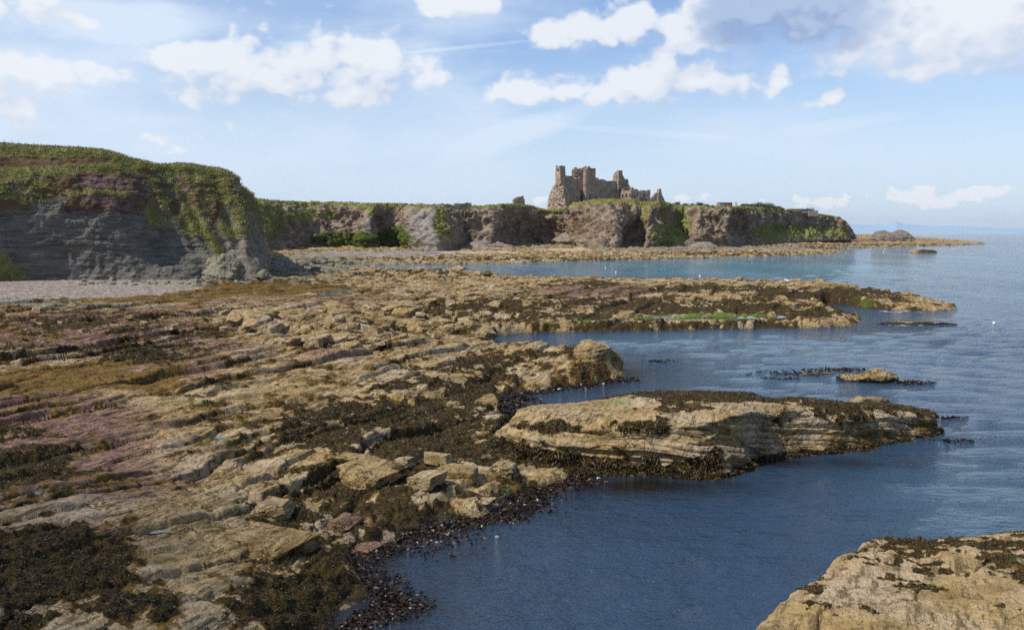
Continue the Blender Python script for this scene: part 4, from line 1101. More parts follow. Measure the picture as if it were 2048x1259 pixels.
M_STONE = stone('castle sandstone', (.32, .235, .185), (.45, .355, .280), (.30, .23, .10))
M_STONE_GREY = stone('grey ruin stone', (.21, .175, .145), (.33, .28, .23), (.26, .21, .10))
M_DARK_STONE = simple('dark inner masonry', (.06, .045, .04), (.12, .085, .07), 1.0)  # very dark reddish brown stone, assigned to no wall

def zof(py, Y): return float(at(1024, py, Y)[2])
def pt(px, Y): 
    a = at(px, 462, Y); return np.array([a[0], a[1]])

def ruin_wall(mb, A, B, zb, top, th=2.0, holes=(), cell=.5, rag=.5, seed=1, jit=.12, left=None, right=None):
    """masonry wall from A to B (plan), top: [(fraction, z)...], holes: (frac0, frac1, z0, z1, depth) with depth >= th right through"""
    A = np.asarray(A, float); B = np.asarray(B, float); L = float(np.hypot(*(B - A))); d = (B - A) / L; nrm = np.array([-d[1], d[0]])
    if nrm[1] < 0: nrm = -nrm                                            # points away from the viewer
    zt = max(z for _, z in top) + rag
    n = max(2, int(L / cell)); m = max(2, int((zt - zb) / cell))
    sf = (np.arange(n) + .5) / n; zc = zb + (np.arange(m) + .5) / m * (zt - zb)
    S, Z = np.meshgrid(sf, zc)
    T = np.interp(S, [a for a, _ in top], [b for _, b in top]) + rag * perlin2(S * L / 2.6, Z * 0 + seed, seed) * 1.9 + .4 * rag * perlin2(S * L / .5, Z / .7, seed + 3)
    ok = Z < T
    if left is not None: ok &= S > np.interp(Z, [a for a, _ in left], [b for _, b in left]) + .02 * perlin2(Z / 1.1, Z * 0 + seed, seed)
    if right is not None: ok &= S < np.interp(Z, [a for a, _ in right], [b for _, b in right]) + .02 * perlin2(Z / 1.1, Z * 0 + seed, seed + 4)
    dep = np.where(ok, 0.0, th)
    for (f0, f1, z0, z1, dd) in holes:
        arch = z1 - (np.abs(S - (f0 + f1) / 2) / ((f1 - f0) / 2 + 1e-6)) ** 2 * (f1 - f0) * L * .35
        inside = (S > f0) & (S < f1) & (Z > z0) & (Z < arch)
        dep = np.where(inside & ok, np.minimum(dd, th), dep)
    rs = np.random.RandomState(seed)
    jx = rs.uniform(-jit, jit, (m + 1, n + 1)); jz = rs.uniform(-jit, jit, (m + 1, n + 1)); jy = rs.uniform(-jit, jit, (m + 1, n + 1))
    def vert(i, j, dd):
        s_ = j / n * L + jx[i, j]; zz = zb + i / m * (zt - zb) + jz[i, j]
        if i == 0: zz = zb
        p = A + d * s_ + nrm * (dd + jy[i, j])
        return (p[0], p[1], zz)
    V = []; Fq = []
    def quad(a, b, c, e):
        k = len(V); V.extend((a, b, c, e)); Fq.append((k, k + 1, k + 2, k + 3))
    for i in range(m):
        for j in range(n):
            D_ = dep[i, j]
            if D_ < th:
                quad(vert(i, j, D_), vert(i, j + 1, D_), vert(i + 1, j + 1, D_), vert(i + 1, j, D_))
                quad(vert(i, j + 1, th), vert(i, j, th), vert(i + 1, j, th), vert(i + 1, j + 1, th))
            r = dep[i, j + 1] if j + 1 < n else th
            if abs(r - D_) > 1e-6: quad(vert(i, j + 1, D_), vert(i, j + 1, r), vert(i + 1, j + 1, r), vert(i + 1, j + 1, D_))
            if j == 0 and D_ < th: quad(vert(i, 0, th), vert(i, 0, D_), vert(i + 1, 0, D_), vert(i + 1, 0, th))
            u_ = dep[i + 1, j] if i + 1 < m else th
            if abs(u_ - D_) > 1e-6: quad(vert(i + 1, j, D_), vert(i + 1, j + 1, D_), vert(i + 1, j + 1, u_), vert(i + 1, j, u_))
    mb.add(V, Fq)

def surround(mb, A, B, f0, f1, z0, z1, w=.35, out=.12):
    """projecting dressed-stone frame round an opening"""
    A = np.asarray(A, float); B = np.asarray(B, float); L = float(np.hypot(*(B - A))); d = (B - A) / L; nrm = np.array([-d[1], d[0]])
    if nrm[1] < 0: nrm = -nrm
    def M(s, q, zz):
        p = A + d * s + nrm * q; return (p[0], p[1], zz)
    s0, s1 = f0 * L, f1 * L
    mb.box(s0 - w, s0, -out, .5, z0, z1, M); mb.box(s1, s1 + w, -out, .5, z0, z1, M)
    mb.box(s0 - w, s1 + w, -out - .02, .5, z1, z1 + w, M); mb.box(s0 - w * 1.2, s1 + w * 1.2, -out - .04, .5, z0 - w * .7, z0, M)

castle = empty('castle', (float(pt(1190, 712)[0]), 712.0, zof(402, 712)))
tag(castle, 'ruined red sandstone castle with broken towers and curtain wall on the cliff top', 'castle')
bpy.context.view_layer.update()
def cpart(name, mbx, mat=None, parent=castle, smooth=False):
    o = mbx.build(name, mat or M_STONE, None, smooth)
    o.parent = parent; o.matrix_parent_inverse = parent.matrix_world.inverted()
    return o
def cwin(A, B, f0, f1, z0, z1, parent, nm='window_surround'):
    mbw = MB(); surround(mbw, A, B, f0, f1, z0, z1); o = mbw.build(nm, M_STONE_GREY); o.parent = parent
    o.matrix_parent_inverse = parent.matrix_parent_inverse
    return o

# broken tower: a corner of masonry towards the viewer, its torn flank lit by the sun
lv = [424, 412, 400, 388, 378, 371, 366, 358, 348, 340, 335, 332]
lf = [1093, 1095.5, 1097.5, 1100, 1104, 1108, 1110.5, 1111, 1111, 1111.5, 1111.8, 1112]
cn_ = [1132.5, 1131.5, 1130.5, 1129, 1127.5, 1126, 1122.5, 1121.5, 1121, 1120.5, 1120.3, 1120]
rt = [1142, 1141, 1140, 1138, 1135, 1132.5, 1131.5, 1130.8, 1130, 1129.6, 1129.3, 1129]
rows = []
for q, a, c_, b in zip(lv, lf, cn_, rt):
    Yc = 692.0
    r = [at(a + 4, q, Yc + 19), at(a + .3, q, Yc + 13), at(a, q, Yc + 11), at(a + (c_ - a) * .33, q - (1.2 if q < 334 else 0), Yc + 7.5), at(a + (c_ - a) * .66, q + (1.5 if q < 334 else 0), Yc + 3.6), at(c_ - .2, q, Yc + .2), at(c_ + .2, q, Yc + .1), at((c_ + b) / 2, q - (1 if q < 334 else 0), Yc + 3), at(b, q, Yc + 6.2), at(b + .6, q, Yc + 12), at((a + b) / 2 + 4, q, Yc + 20), at(a + 4, q, Yc + 19.1)]
    rows.append(np.stack(r))
ctr = np.mean(rows[-1], 0); top2 = rows[-1] * .55 + ctr * .45; top2[:, 2] = rows[-1][:, 2] - .9; rows.append(top2)
top3 = np.repeat(ctr[None], 12, 0); top3[:, 2] -= 1.2; rows.append(top3)
P, tu, tv = loft(rows, 150, 130)
N = grid_normals(P)
cc = P.mean((0, 1)); 
if ((P - cc) * N)[..., :2].sum(-1).mean() < 0: N = -N
lit = sstep(5.6, 4.8, tu)[None] * sstep(1.6, 2.2, tu)[None]
dn = .9 * (ridge3(P, 3.2, 3, 811) - .8) + .5 * fbm3(P, 1.3, 3, 815)
low = sstep(9, 4, tv)[:, None]
off = lit * dn * (.25 + .75 * low) + .10 * fbm3(P, 1.0, 2, 817)
uu_, vv_ = pxof(P)
off -= 2.2 * lit * np.exp(-((uu_ - 1114.5) / 2.2) ** 4 - ((vv_ - 374.5) / 3.6) ** 4) + 1.8 * lit * np.exp(-((uu_ - 1115.5) / 2.6) ** 4 - ((vv_ - 342) / 3.2) ** 4)
P = P + N * (off * sstep(0, .3, tv)[:, None] * sstep(12.6, 11.4, tv)[:, None])[..., None]
P[..., 2] += np.where(tv[:, None] > 10.5, 1.0 * perlin2(tu[None] * 2.1 + 0 * P[..., 0], 0 * P[..., 0], 819), 0) * sstep(12.8, 11, tv)[:, None]
o = np_mesh('broken_tower', P, grid_faces(130, 150), M_STONE, smooth=False); o.parent = castle; o.matrix_parent_inverse = castle.matrix_world.inverted()
o['label'] = 'torn open tower with sunlit rubble flank'

# first curtain wall, between broken tower and gatehouse
A, B = pt(1127, 699), pt(1160, 706); b0 = zof(408, 702)
mbx = MB(); z_ = lambda py: zof(py, 703)
ruin_wall(mbx, A, B, b0, [(0, z_(351)), (.15, z_(352)), (.45, z_(354)), (.7, z_(356.5)), (1, z_(356))], 3.5, [(.83, .89, z_(376), z_(373), 9)], .55, .9, 11)
mbx2 = mbx
cw = cpart('curtain_wall', mbx)
# gatehouse: recessed torn back half, jagged spine, front stair tower
gat = MB()
A, B = pt(1147, 712), pt(1172, 714); z_ = lambda py: zof(py, 713)
ruin_wall(gat, A, B, z_(406), [(0, z_(340)), (.1, z_(338)), (.14, z_(334)), (.22, z_(334)), (.25, z_(337)), (.55, z_(337)), (.75, z_(336.5)), (.8, z_(335)), (.88, z_(333)), (1, z_(333))], 4.5,
 [(.20, .28, z_(350), z_(346), 1.5), (.30, .36, z_(347), z_(342), 1.2), (.42, .47, z_(352), z_(346), 1.0), (.20, .34, z_(356), z_(352), 1.6)], .55, .7, 13)
A2, B2 = pt(1147.5, 721), pt(1147, 712)
ruin_wall(gat, A2, B2, z_(406), [(0, z_(341)), (1, z_(339))], 1.5, [], .6, .8, 14)
# spine
A3, B3 = pt(1166.5, 712.5), pt(1171.5, 704.5); z2 = lambda py: zof(py, 708)
ruin_wall(gat, A3, B3, z2(408), [(0, z2(334)), (.5, z2(333)), (1, z2(337))], 2.2, [], .5, .8, 15, right=[(z2(408), 1.0), (z2(382), .95), (z2(378), .7), (z2(370), .9), (z2(355), .8), (z2(340), .92), (z2(333), .8)])
o_gate = cpart('gatehouse', gat)
stt = MB()
A4, B4 = pt(1172, 704), pt(1189, 709.5); z3 = lambda py: zof(py, 706.5)
ruin_wall(stt, A4, B4, z3(408), [(0, z3(338)), (.2, z3(338)), (.24, z3(332.5)), (.42, z3(332.5)), (.46, z3(337)), (.55, z3(336.5)), (1, z3(337))], 3.0,
 [(.28, .50, z3(401), z3(389), 2.2), (.62, .68, z3(382), z3(377.5), .9), (.62, .69, z3(371), z3(366), .9), (.28, .36, z3(338), z3(335), 9)], .5, .45, 17)
ruin_wall(stt, pt(1189, 709.5), pt(1190.5, 716), z3(408), [(0, z3(337)), (1, z3(337.5))], 1.2, [], .6, .4, 18)
ruin_wall(stt, pt(1172.3, 712), pt(1172, 704), z3(408), [(0, z3(336)), (1, z3(338))], 1.2, [], .6, .6, 19)
st_o = cpart('stair_tower', stt)
cor = MB()                                                     # corbelled parapet
def M4(s, q, zz, A=A4, B=B4):
    d = (B - A) / np.hypot(*(B - A)); nr = np.array([-d[1], d[0]]); p = A + d * s + nr * q; return (p[0], p[1], zz)
L4 = float(np.hypot(*(B4 - A4)))
for k in range(9): cor.box(L4 * .45 + k * .52, L4 * .45 + k * .52 + .3, -.4, .1, z3(340.5), z3(339), M4)
cor.box(L4 * .44, L4 + .4, -.5, .1, z3(339), z3(336.4), M4)
cpart('parapet', cor, M_STONE, castle)
drw = MB(); surround(drw, A4, B4, .28, .50, z3(401), z3(390), .4, .15); cpart('doorway_arch', drw, M_STONE_GREY)
for (f0, f1, a_, b_) in ((.62, .68, 382, 377.5), (.62, .69, 371, 366)):
    wv = MB(); surround(wv, A4, B4, f0, f1, z3(a_), z3(b_), .25, .08); cpart('window', wv, M_STONE_GREY)
# long curtain wall
A5, B5 = pt(1189, 711), pt(1237, 727); z5 = lambda py: zof(py, 719)
cur = MB()
ruin_wall(cur, A5, B5, z5(406), [(0, z5(358)), (.04, z5(356)), (.1, z5(359.5)), (.3, z5(360)), (.5, z5(361)), (.7, z5(361)), (.95, z5(360.5)), (1, z5(358))], 3.6, [(.80, .83, z5(380), z5(376), 1.0)], .6, .45, 21)
for k in range(5): 
    s0 = (.07 + .018 * k); p = A5 + (B5 - A5) * s0; cur.box(p[0] - .4, p[0] + .4, p[1] + .6, p[1] + 1.8, z5(359), z5(356.5 + (k % 2) * 1.2))
cpart('curtain_wall', cur)
# end tower
et = MB(); A6, B6 = pt(1236, 724), pt(1250, 729); z6 = lambda py: zof(py, 727)
ruin_wall(et, pt(1229.5, 726), pt(1236.5, 723.5), z6(364), [(0, z6(349)), (.25, z6(344)), (.5, z6(341.5)), (1, z6(341))], 4.0, [(.25, .6, z6(360), z6(351), 1.5)], .5, .5, 23)
ruin_wall(et, pt(1224.5, 730), pt(1229.8, 726), z6(364), [(0, z6(352)), (.5, z6(347)), (1, z6(344))], 3.0, [], .5, .5, 24)
ruin_wall(et, A6, B6, z6(408), [(0, z6(347)), (.12, z6(347)), (.25, z6(346)), (.42, z6(345.5)), (.5, z6(346.5)), (.68, z6(352)), (.8, z6(356)), (1, z6(359))], 3.0,
 [(.10, .30, z6(358.5), z6(354), 9), (.10, .18, z6(370), z6(366), 1.0), (.5, .58, z6(370), z6(366), 1.0), (.04, .30, z6(388), z6(376), 9)], .5, .55, 25)
ruin_wall(et, pt(1249.5, 730), pt(1253.5, 729), z6(385), [(0, z6(357)), (.4, z6(356)), (1, z6(361))], 2.0, [], .5, .5, 27)
ruin_wall(et, pt(1253, 730), pt(1262, 731), z6(400), [(0, z6(369)), (.5, z6(371)), (1, z6(375))], 2.0, [], .5, .7, 28)
eto = cpart('end_tower', et)
eto['label'] = 'gapped tower end with sky showing through its window'
wv = MB(); surround(wv, A6, B6, .10, .26, z6(358), z6(354.5), .25, .1); cpart('window', wv, M_STONE_GREY)
# hall range with vault, low ruins and pinnacles
hr = MB(); z7 = lambda py: zof(py, 716)
A7, B7 = pt(1241, 720), pt(1262, 714)
ruin_wall(hr, A7, B7, z7(406), [(0, z7(384)), (.12, z7(381)), (.3, z7(381)), (.9, z7(380.5)), (1, z7(380))], 2.0, [(.10, .24, z7(396), z7(388.5), 1.4), (.46, .62, z7(395), z7(387), 1.4), (.82, .96, z7(394), z7(387), 1.4)], .45, .4, 31)
hall = cpart('hall_range', hr)
for (f0, f1, a_, b_) in ((.10, .24, 396, 388.5), (.46, .62, 395, 387), (.82, .96, 394, 387)):
    wv = MB(); surround(wv, A7, B7, f0, f1, z7(a_), z7(b_), .22, .08); cpart('window', wv, M_STONE_GREY)
va = MB()                                                      # broken barrel vault
nn = 18
A7b, B7b = pt(1243, 721), pt(1261.5, 716)
for k in range(nn):
    t0, t1 = math.pi * k / nn, math.pi * (k + 1) / nn
    def vp(t_, r, y_):
        c_ = (A7b + B7b) / 2; h_ = np.hypot(*(B7b - A7b)) / 2; d = (B7b - A7b) / (2 * h_)
        p = c_ - d * (h_ * r * math.cos(t_)); return (p[0], p[1] + y_, z7(382) + r * math.sin(t_) * (z7(374.5) - z7(382)))
    q_ = [vp(t0, 1, 0), vp(t1, 1, 0), vp(t1, .86, 0), vp(t0, .86, 0), vp(t0, 1, 5), vp(t1, 1, 5), vp(t1, .86, 5), vp(t0, .86, 5)]
    va.add(q_, [(0,1,2,3),(4,7,6,5),(0,4,5,1),(3,2,6,7)])
cpart('vault', va, M_STONE_GREY)
lr = MB(); A8, B8 = pt(1262, 714.5), pt(1300, 719)
ruin_wall(lr, A8, B8, z7(408), [(0, z7(376)), (.12, z7(376)), (.17, z7(380)), (.25, z7(379)), (.45, z7(380.5)), (.7, z7(381)), (.85, z7(379.5)), (.99, z7(380)), (1, z7(383))], 2.4,
 [(.14, .19, z7(396), z7(390), 1.5), (.28, .33, z7(394), z7(389), 1.5), (.62, .74, z7(393), z7(388), 1.6), (.34, .92, z7(404), z7(395.5), 1.8), (.0, .06, z7(395), z7(388), 1.2)], .5, .55, 33)
cpart('ruined_range', lr)
pn = MB()
ruin_wall(pn, pt(1299, 718), pt(1315, 720), z7(410), [(0, z7(399)), (.2, z7(397)), (.45, z7(393)), (.7, z7(387)), (.9, z7(384.5)), (1, z7(391))], 2.2, [], .45, .5, 35)
ruin_wall(pn, pt(1315.5, 719), pt(1323, 721), z7(410), [(0, z7(395)), (.15, z7(384)), (.4, z7(377)), (.65, z7(376.5)), (.85, z7(381)), (1, z7(390))], 2.4, [], .45, .3, 36)
ruin_wall(pn, pt(1322, 720), pt(1329, 722), z7(410), [(0, z7(392)), (.3, z7(391)), (.7, z7(397)), (1, z7(402))], 2.2, [], .45, .4, 37)
cpart('pinnacle', pn)

# outwork ruin nearer the bay
ow_ = empty('ruined_outwork', (float(pt(910, 603)[0]), 603.0, zof(414, 603))); tag(ow_, 'long low ruined stone outwork with a round end, on the cliff edge before the castle', 'ruin')
bpy.context.view_layer.update()
z8 = lambda py: zof(py, 602)
mbx = MB(); ruin_wall(mbx, pt(893, 602), pt(942, 606), z8(420), [(0, z8(409)), (.3, z8(408.5)), (.32, z8(407.8)), (.65, z8(407)), (.9, z8(406.4)), (1, z8(405))], 1.8, [], .45, .45, 41)
cpart('wall', mbx, M_STONE_GREY, ow_)
mbx = MB(); ruin_wall(mbx, pt(912, 614), pt(943, 614), z8(412), [(0, z8(405.5)), (.2, z8(404.6)), (.25, z8(406)), (.65, z8(405.5)), (.72, z8(403.8)), (1, z8(404.2))], 1.8, [(.78, .88, z8(406.5), z8(404.8), 1.0)], .45, .3, 42)
cpart('wall', mbx, M_STONE_GREY, ow_)
mbx = MB(); c_ = pt(886.5, 601.5); rr_ = 2.7; pro = []
V = []; Fq = []; n_ = 28
for i, py in enumerate((424, 418, 412, 409.5, 408)):
    for k in range(n_):
        a_ = 2 * math.pi * k / n_; r = rr_ * (1.06 - .012 * i) + .12 * math.sin(5 * a_ + i)
        V.append((c_[0] + r * math.cos(a_), c_[1] + r * math.sin(a_), z8(py) + (.35 * math.sin(3.1 * a_) + .2 * math.sin(7 * a_) if i == 4 else 0)))
for i in range(4):
    for k in range(n_): Fq.append((i*n_+k, i*n_+(k+1)%n_, (i+1)*n_+(k+1)%n_, (i+1)*n_+k))
Fq.append(tuple(range(4*n_, 5*n_))); mbx.add(V, Fq)
cpart('round_bastion', mbx, M_STONE_GREY, ow_)
# dovecot
dv_ = empty('dovecot', (float(pt(1039, 692)[0]), 692.0, zof(406, 692))); tag(dv_, 'small square stone dovecot with stepped roof, alone on the skyline left of the castle'.replace(' left of', ' beside'), 'dovecot')
bpy.context.view_layer.update()
z9 = lambda py: zof(py, 690)
mbx = MB(); ruin_wall(mbx, pt(1028.5, 691), pt(1049.5, 693), z9(410), [(0, z9(398.6)), (1, z9(397.2))], 5.0, [], .4, .12, 51); cpart('wall', mbx, M_STONE_GREY, dv_)
mbx = MB(); ruin_wall(mbx, pt(1030.5, 692), pt(1047.5, 694), z9(399), [(0, z9(396.5)), (.2, z9(396)), (.24, z9(393.6)), (.5, z9(393.4)), (.54, z9(392.6)), (.98, z9(391.6)), (1, z9(392))], 3.6, [], .4, .12, 52); cpart('roof', mbx, M_STONE_GREY, dv_)
# ------------------------------------------------------------------ house, station, trees, boulders, buoys, birds, posts
def plain(name, col, rough=.7, bump=0, scale=4):
    return simple(name, tuple(x * .85 for x in col), tuple(min(1, x * 1.12) for x in col), scale, rough, bump)
M_PINK = plain('red painted render', (.42, .11, .10)); M_GREYW = plain('grey render', (.32, .28, .25)); M_ROOF = plain('flat felt roof', (.10, .05, .05))
M_GLASS = plain('window glass', (.10, .13, .16), .1); M_CONC = plain('weathered concrete', (.24, .215, .18)); M_WHITE = plain('white paint', (.75, .75, .73), .5); M_WOOD = plain('weathered wood', (.10, .075, .05)); M_ORANGE = plain('orange plastic', (.75, .26, .03), .45)

def proj(px, py, Y): return tuple(float(q) for q in at(px, py, Y))
def boxpx(mb, px0, px1, py0, py1, Y, dep):
    a = at(px0, py0, Y); b = at(px1, py1, Y); mb.box(a[0], b[0], Y, Y + dep, b[2], a[2])
# red flat roofed house
Y = 800.0
hs = empty('house', proj(1452, 415, Y)); tag(hs, 'flat roofed red and grey house on the cliff top among trees', 'house')
mb = MB(); boxpx(mb, 1447, 1464.5, 405.6, 417, Y, 9); o = mb.build('wall', M_PINK); 
def adopt(o, p): 
    bpy.context.view_layer.update(); o.parent = p; o.matrix_parent_inverse = p.matrix_world.inverted(); return o
adopt(o, hs)
mb = MB(); boxpx(mb, 1438.5, 1446.9, 405.8, 417, Y - .4, 9); adopt(mb.build('wall', M_GREYW), hs)
mb = MB(); boxpx(mb, 1434.5, 1438.4, 408, 417, Y + 2, 6); adopt(mb.build('annexe', M_GREYW), hs)
mb = MB(); boxpx(mb, 1438, 1465.2, 404.8, 405.6, Y - .8, 10); adopt(mb.build('roof', M_ROOF), hs)
for i, (a, b) in enumerate(((1439.8, 1444), (1446.9, 1451), (1453, 1457.5))):
    mb = MB(); boxpx(mb, a, b, 408, 411, Y - .47, .06); w_ = adopt(mb.build('window', M_GLASS), hs)
    mb = MB(); p = at(a, 408, Y - .5); q_ = at(b, 411, Y - .5); mb.box(p[0] - .12, q_[0] + .12, Y - .52, Y - .40, q_[2] - .14, q_[2]); s_ = adopt(mb.build('sill', M_CONC), w_)
    mb = MB(); xm = (p[0] + q_[0]) / 2; mb.box(xm - .05, xm + .05, Y - .53, Y - .40, q_[2] + .004, p[2]); adopt(mb.build('mullion', M_WHITE), w_)
ch = MB(); p0 = proj(1472, 416, Y); p1 = proj(1472, 404.3, Y); ch.tube(p0, p1, .55, .5, 10); ch.tube((p1[0], p1[1], p1[2] - .5), (p1[0], p1[1], p1[2] + .1), .62, .62, 10)
tag(ch.build('chimney_stack', M_CONC), 'slim pale chimney stack standing free beside the red house', 'chimney')
# clifftop concrete lookout station
Y = 946.0
ls = empty('lookout_station', proj(1605, 423, Y)); tag(ls, 'long low concrete lookout station with a railed terrace at the cliff brink', 'building')
mb = MB(); boxpx(mb, 1578, 1628, 418.2, 426, Y, 8); adopt(mb.build('wall', M_CONC), ls)
mb = MB(); boxpx(mb, 1577, 1621, 417.5, 418.2, Y - .6, 9); adopt(mb.build('roof', M_CONC), ls)
mb = MB(); boxpx(mb, 1618, 1636, 421.5, 432, Y - 3, 7); adopt(mb.build('terrace', M_CONC), ls)
mb = MB(); boxpx(mb, 1619.5, 1629.5, 416, 416.8, Y - .4, 7)
for px in (1619.8, 1622.4, 1625, 1627.4, 1629.1): boxpx(mb, px, px + .35, 416.8, 421.4, Y - .3, .3)
adopt(mb.build('canopy', M_CONC), ls)
mb = MB()
for px in np.arange(1629.5, 1636.2, 1.3): boxpx(mb, px, px + .2, 420, 421.6, Y - 2.9, .1)
boxpx(mb, 1629.3, 1636, 419.8, 420.1, Y - 2.92, .1); adopt(mb.build('railing', M_WOOD), ls)
for px in (1583, 1590, 1597.5, 1605, 1612):
    mb = MB(); boxpx(mb, px, px + 3, 419.3, 421.4, Y - .08, .1); adopt(mb.build('window', M_GLASS), ls)
for px in (1613.5,):
    mb = MB(); boxpx(mb, px, px + 2.2, 415.6, 417.6, Y + 2, 1.4); adopt(mb.build('chimney', M_CONC), ls)
for px in (1580, 1584, 1588, 1598):
    mb = MB(); boxpx(mb, px, px + .3, 415.6, 417.6, Y + 1, .3); adopt(mb.build('mast', M_WOOD), ls)
mb = MB(); 
for px in np.arange(1648, 1666.5, 1.5): a = at(px, 431.6 + (px - 1648) * .02, 968); mb.box(a[0] - .06, a[0] + .06, 968, 968.12, a[2] - 1.6, a[2] + .7)
a = at(1647.5, 431, 968); b = at(1666, 431, 968); mb.box(a[0], b[0], 967.96, 968.08, a[2], a[2] + .12); mb.box(a[0], b[0], 967.95, 968.09, a[2] - .75, a[2] - .63)
tag(mb.build('railing', M_WOOD), 'thin post and rail railing along the brink of the far point', 'railing')

# --- leaf crowns
def leaf_material(name, a, b):
    m, t, bs = material(name)
    pos = t.new('ShaderNodeNewGeometry').outputs['Position']
    n = t.noise(pos, .8, 3, .6)
    t.put(bs.inputs['Base Color'], t.mix(t.mr(n, .3, .7), a, b)); bs.inputs['Roughness'].default_value = .75
    bs.inputs['Specular IOR Level'].default_value = .25
    return m
M_LEAF = leaf_material('dark leaves', (.030, .048, .012), (.085, .115, .028)); M_LEAF2 = leaf_material('olive leaves', (.055, .070, .016), (.13, .145, .04)); M_BARK = plain('bark', (.09, .07, .05))
def leaves(name, C, size, mat, parent, seed, aspect=.7, up=.3):
    """C: leaf centres (n,3); every leaf a small bent quad"""
    rs = np.random.RandomState(seed); n = len(C)
    a = rs.normal(size=(n, 3)); a[:, 2] = a[:, 2] * .7 + up; a /= np.linalg.norm(a, axis=1, keepdims=True)
    b = np.cross(a, rs.normal(size=(n, 3))); b /= np.linalg.norm(b, axis=1, keepdims=True) + 1e-9
    s = (size * rs.uniform(.55, 1.35, n))[:, None]
    V = np.stack([C - a * s - b * s * aspect * .3, C - b * s * aspect * .6, C + a * s, C + b * s * aspect * .6], 1)
    return np_mesh(name, V.reshape(-1, 3), np.arange(4 * n).reshape(n, 4), mat, parent, smooth=False)
def crown_points(rs, cx, rx, ry, rz, n, lobes=9):
    L = rs.normal(size=(lobes, 3)); L /= np.linalg.norm(L, axis=1, keepdims=True); L *= rs.uniform(.35, .75, (lobes, 1)); L[:, 2] = np.abs(L[:, 2]) * .8
    k = rs.randint(0, lobes, n); d = rs.normal(size=(n, 3)); d /= np.linalg.norm(d, axis=1, keepdims=True)
    p = L[k] + d * (rs.uniform(0, 1, (n, 1)) ** .45) * rs.uniform(.28, .5, (lobes, 1))[k]
    p[:, 2] = np.maximum(p[:, 2], -.15)
    return p * np.array([rx, ry, rz]) + cx
def tree(name, px, pyb, Y, wpx, hpx, label, cat, group, seed, mat, nleaf=900, trunk=True):
    base = proj(px, pyb, Y); k = Y / FPX; rx = wpx * k * .5; H = hpx * k
    e = empty(name, base); tag(e, label, cat, group)
    rs = np.random.RandomState(seed)
    th = H * (.10 if trunk else .02)
    mb = MB(); mb.tube((0, 0, -.8), (.05 * rx, 0, th), .10 * rx + .05, .07 * rx + .03, 7)
    for q in range(5):
        a = 2 * math.pi * q / 5 + rs.rand(); mb.tube((.05 * rx, 0, th * .9), (rx * .5 * math.cos(a), rx * .5 * math.sin(a), th + H * rs.uniform(.25, .5)), .05 * rx + .02, .015 * rx + .01, 5)
    mb.build('trunk' if trunk else 'stem', M_BARK, e)
    P_ = crown_points(rs, np.array([0, 0, th + (H - th) * .12]), rx * 1.25, rx, (H - th) * .85, nleaf, 8 + int(wpx / 6))
    leaves('crown' if trunk else 'foliage', P_, max(.22, .045 * math.sqrt(rx * H) + .18), mat, e, seed)
    return e
T = [ # px, foot py, Y, w, h, tree?, olive
 (1338,412.5,760,26,8,0,0),(1357,412,775,22,10,1,0),(1372,412,772,18,7,0,1),(1386,412.5,772,16,8,0,0),(1400,413,776,18,11,1,0),(1414,413.5,776,14,8,0,1),(1425,414,776,10,5,0,0),
 (1487,415,830,20,11,1,1),(1476,415.5,815,12,6,0,0),(1503,416,845,24,12,1,0),(1522,416,860,28,15,1,0),(1538,417,868,26,14,1,1),(1553,418.5,880,20,10,1,0),(1510,417,838,22,8,0,1),(1533,418,852,22,8,0,0),(1565,420,892,14,6,0,0)]
LB = {(1,0): 'tree', (1,1): 'tree', (0,0): 'shrub', (0,1): 'shrub'}
words_ = ['low dark shrub nearest the castle pinnacles','rounded dark tree in the clump between castle and house','olive shrub squeezed low in the clump between castle and house','small dark shrub at the middle of the clump before the house','tallest dark tree of the clump before the house','olive shrub on the house side of the clump','tiny dark shrub ending the clump before the red house',
 'olive windblown tree just past the slim chimney','little dark shrub at the foot of the chimney','dark tree between the chimney and the tall wood','tallest dark tree of the wood past the chimney','wide olive tree in the wood past the chimney','lower dark tree sloping down to the lookout','olive shrub at the front edge of the wood','dark shrub below the tallest trees of the wood','small dark shrub next to the lookout station']
for i, ((px, py, Y, w_, h_, tr, ol), lab) in enumerate(zip(T, words_)):
    tree('tree' if tr else 'shrub', px, py, Y, w_, h_, lab, 'tree' if tr else 'shrub', 'trees on the far cliff top', 900 + i, M_LEAF2 if ol else M_LEAF, 1100 if tr else 600, bool(tr))
for i, (px, py, Y, w_, h_, lab) in enumerate(((662,406.5,600,28,6.5,'wide dark bush alone on the skyline above the bay'),(491,397.5,500,7,4,'small dark bush at the near end of the bay skyline'),(500,398.5,505,4,2.6,'tiny bush second along the bay skyline'),(508,399.5,507,4,2.4,'tiny bush third along the bay skyline'),(812,409,610,8,3,'low bush on the cliff edge above the pale buttress'),(824,410,600,9,3.4,'rounded low bush at the top of the pale buttress'))):
    tree('bush', px, py, Y, w_, h_, lab, 'bush', 'bushes on the bay skyline', 950 + i, M_LEAF, 500, False)

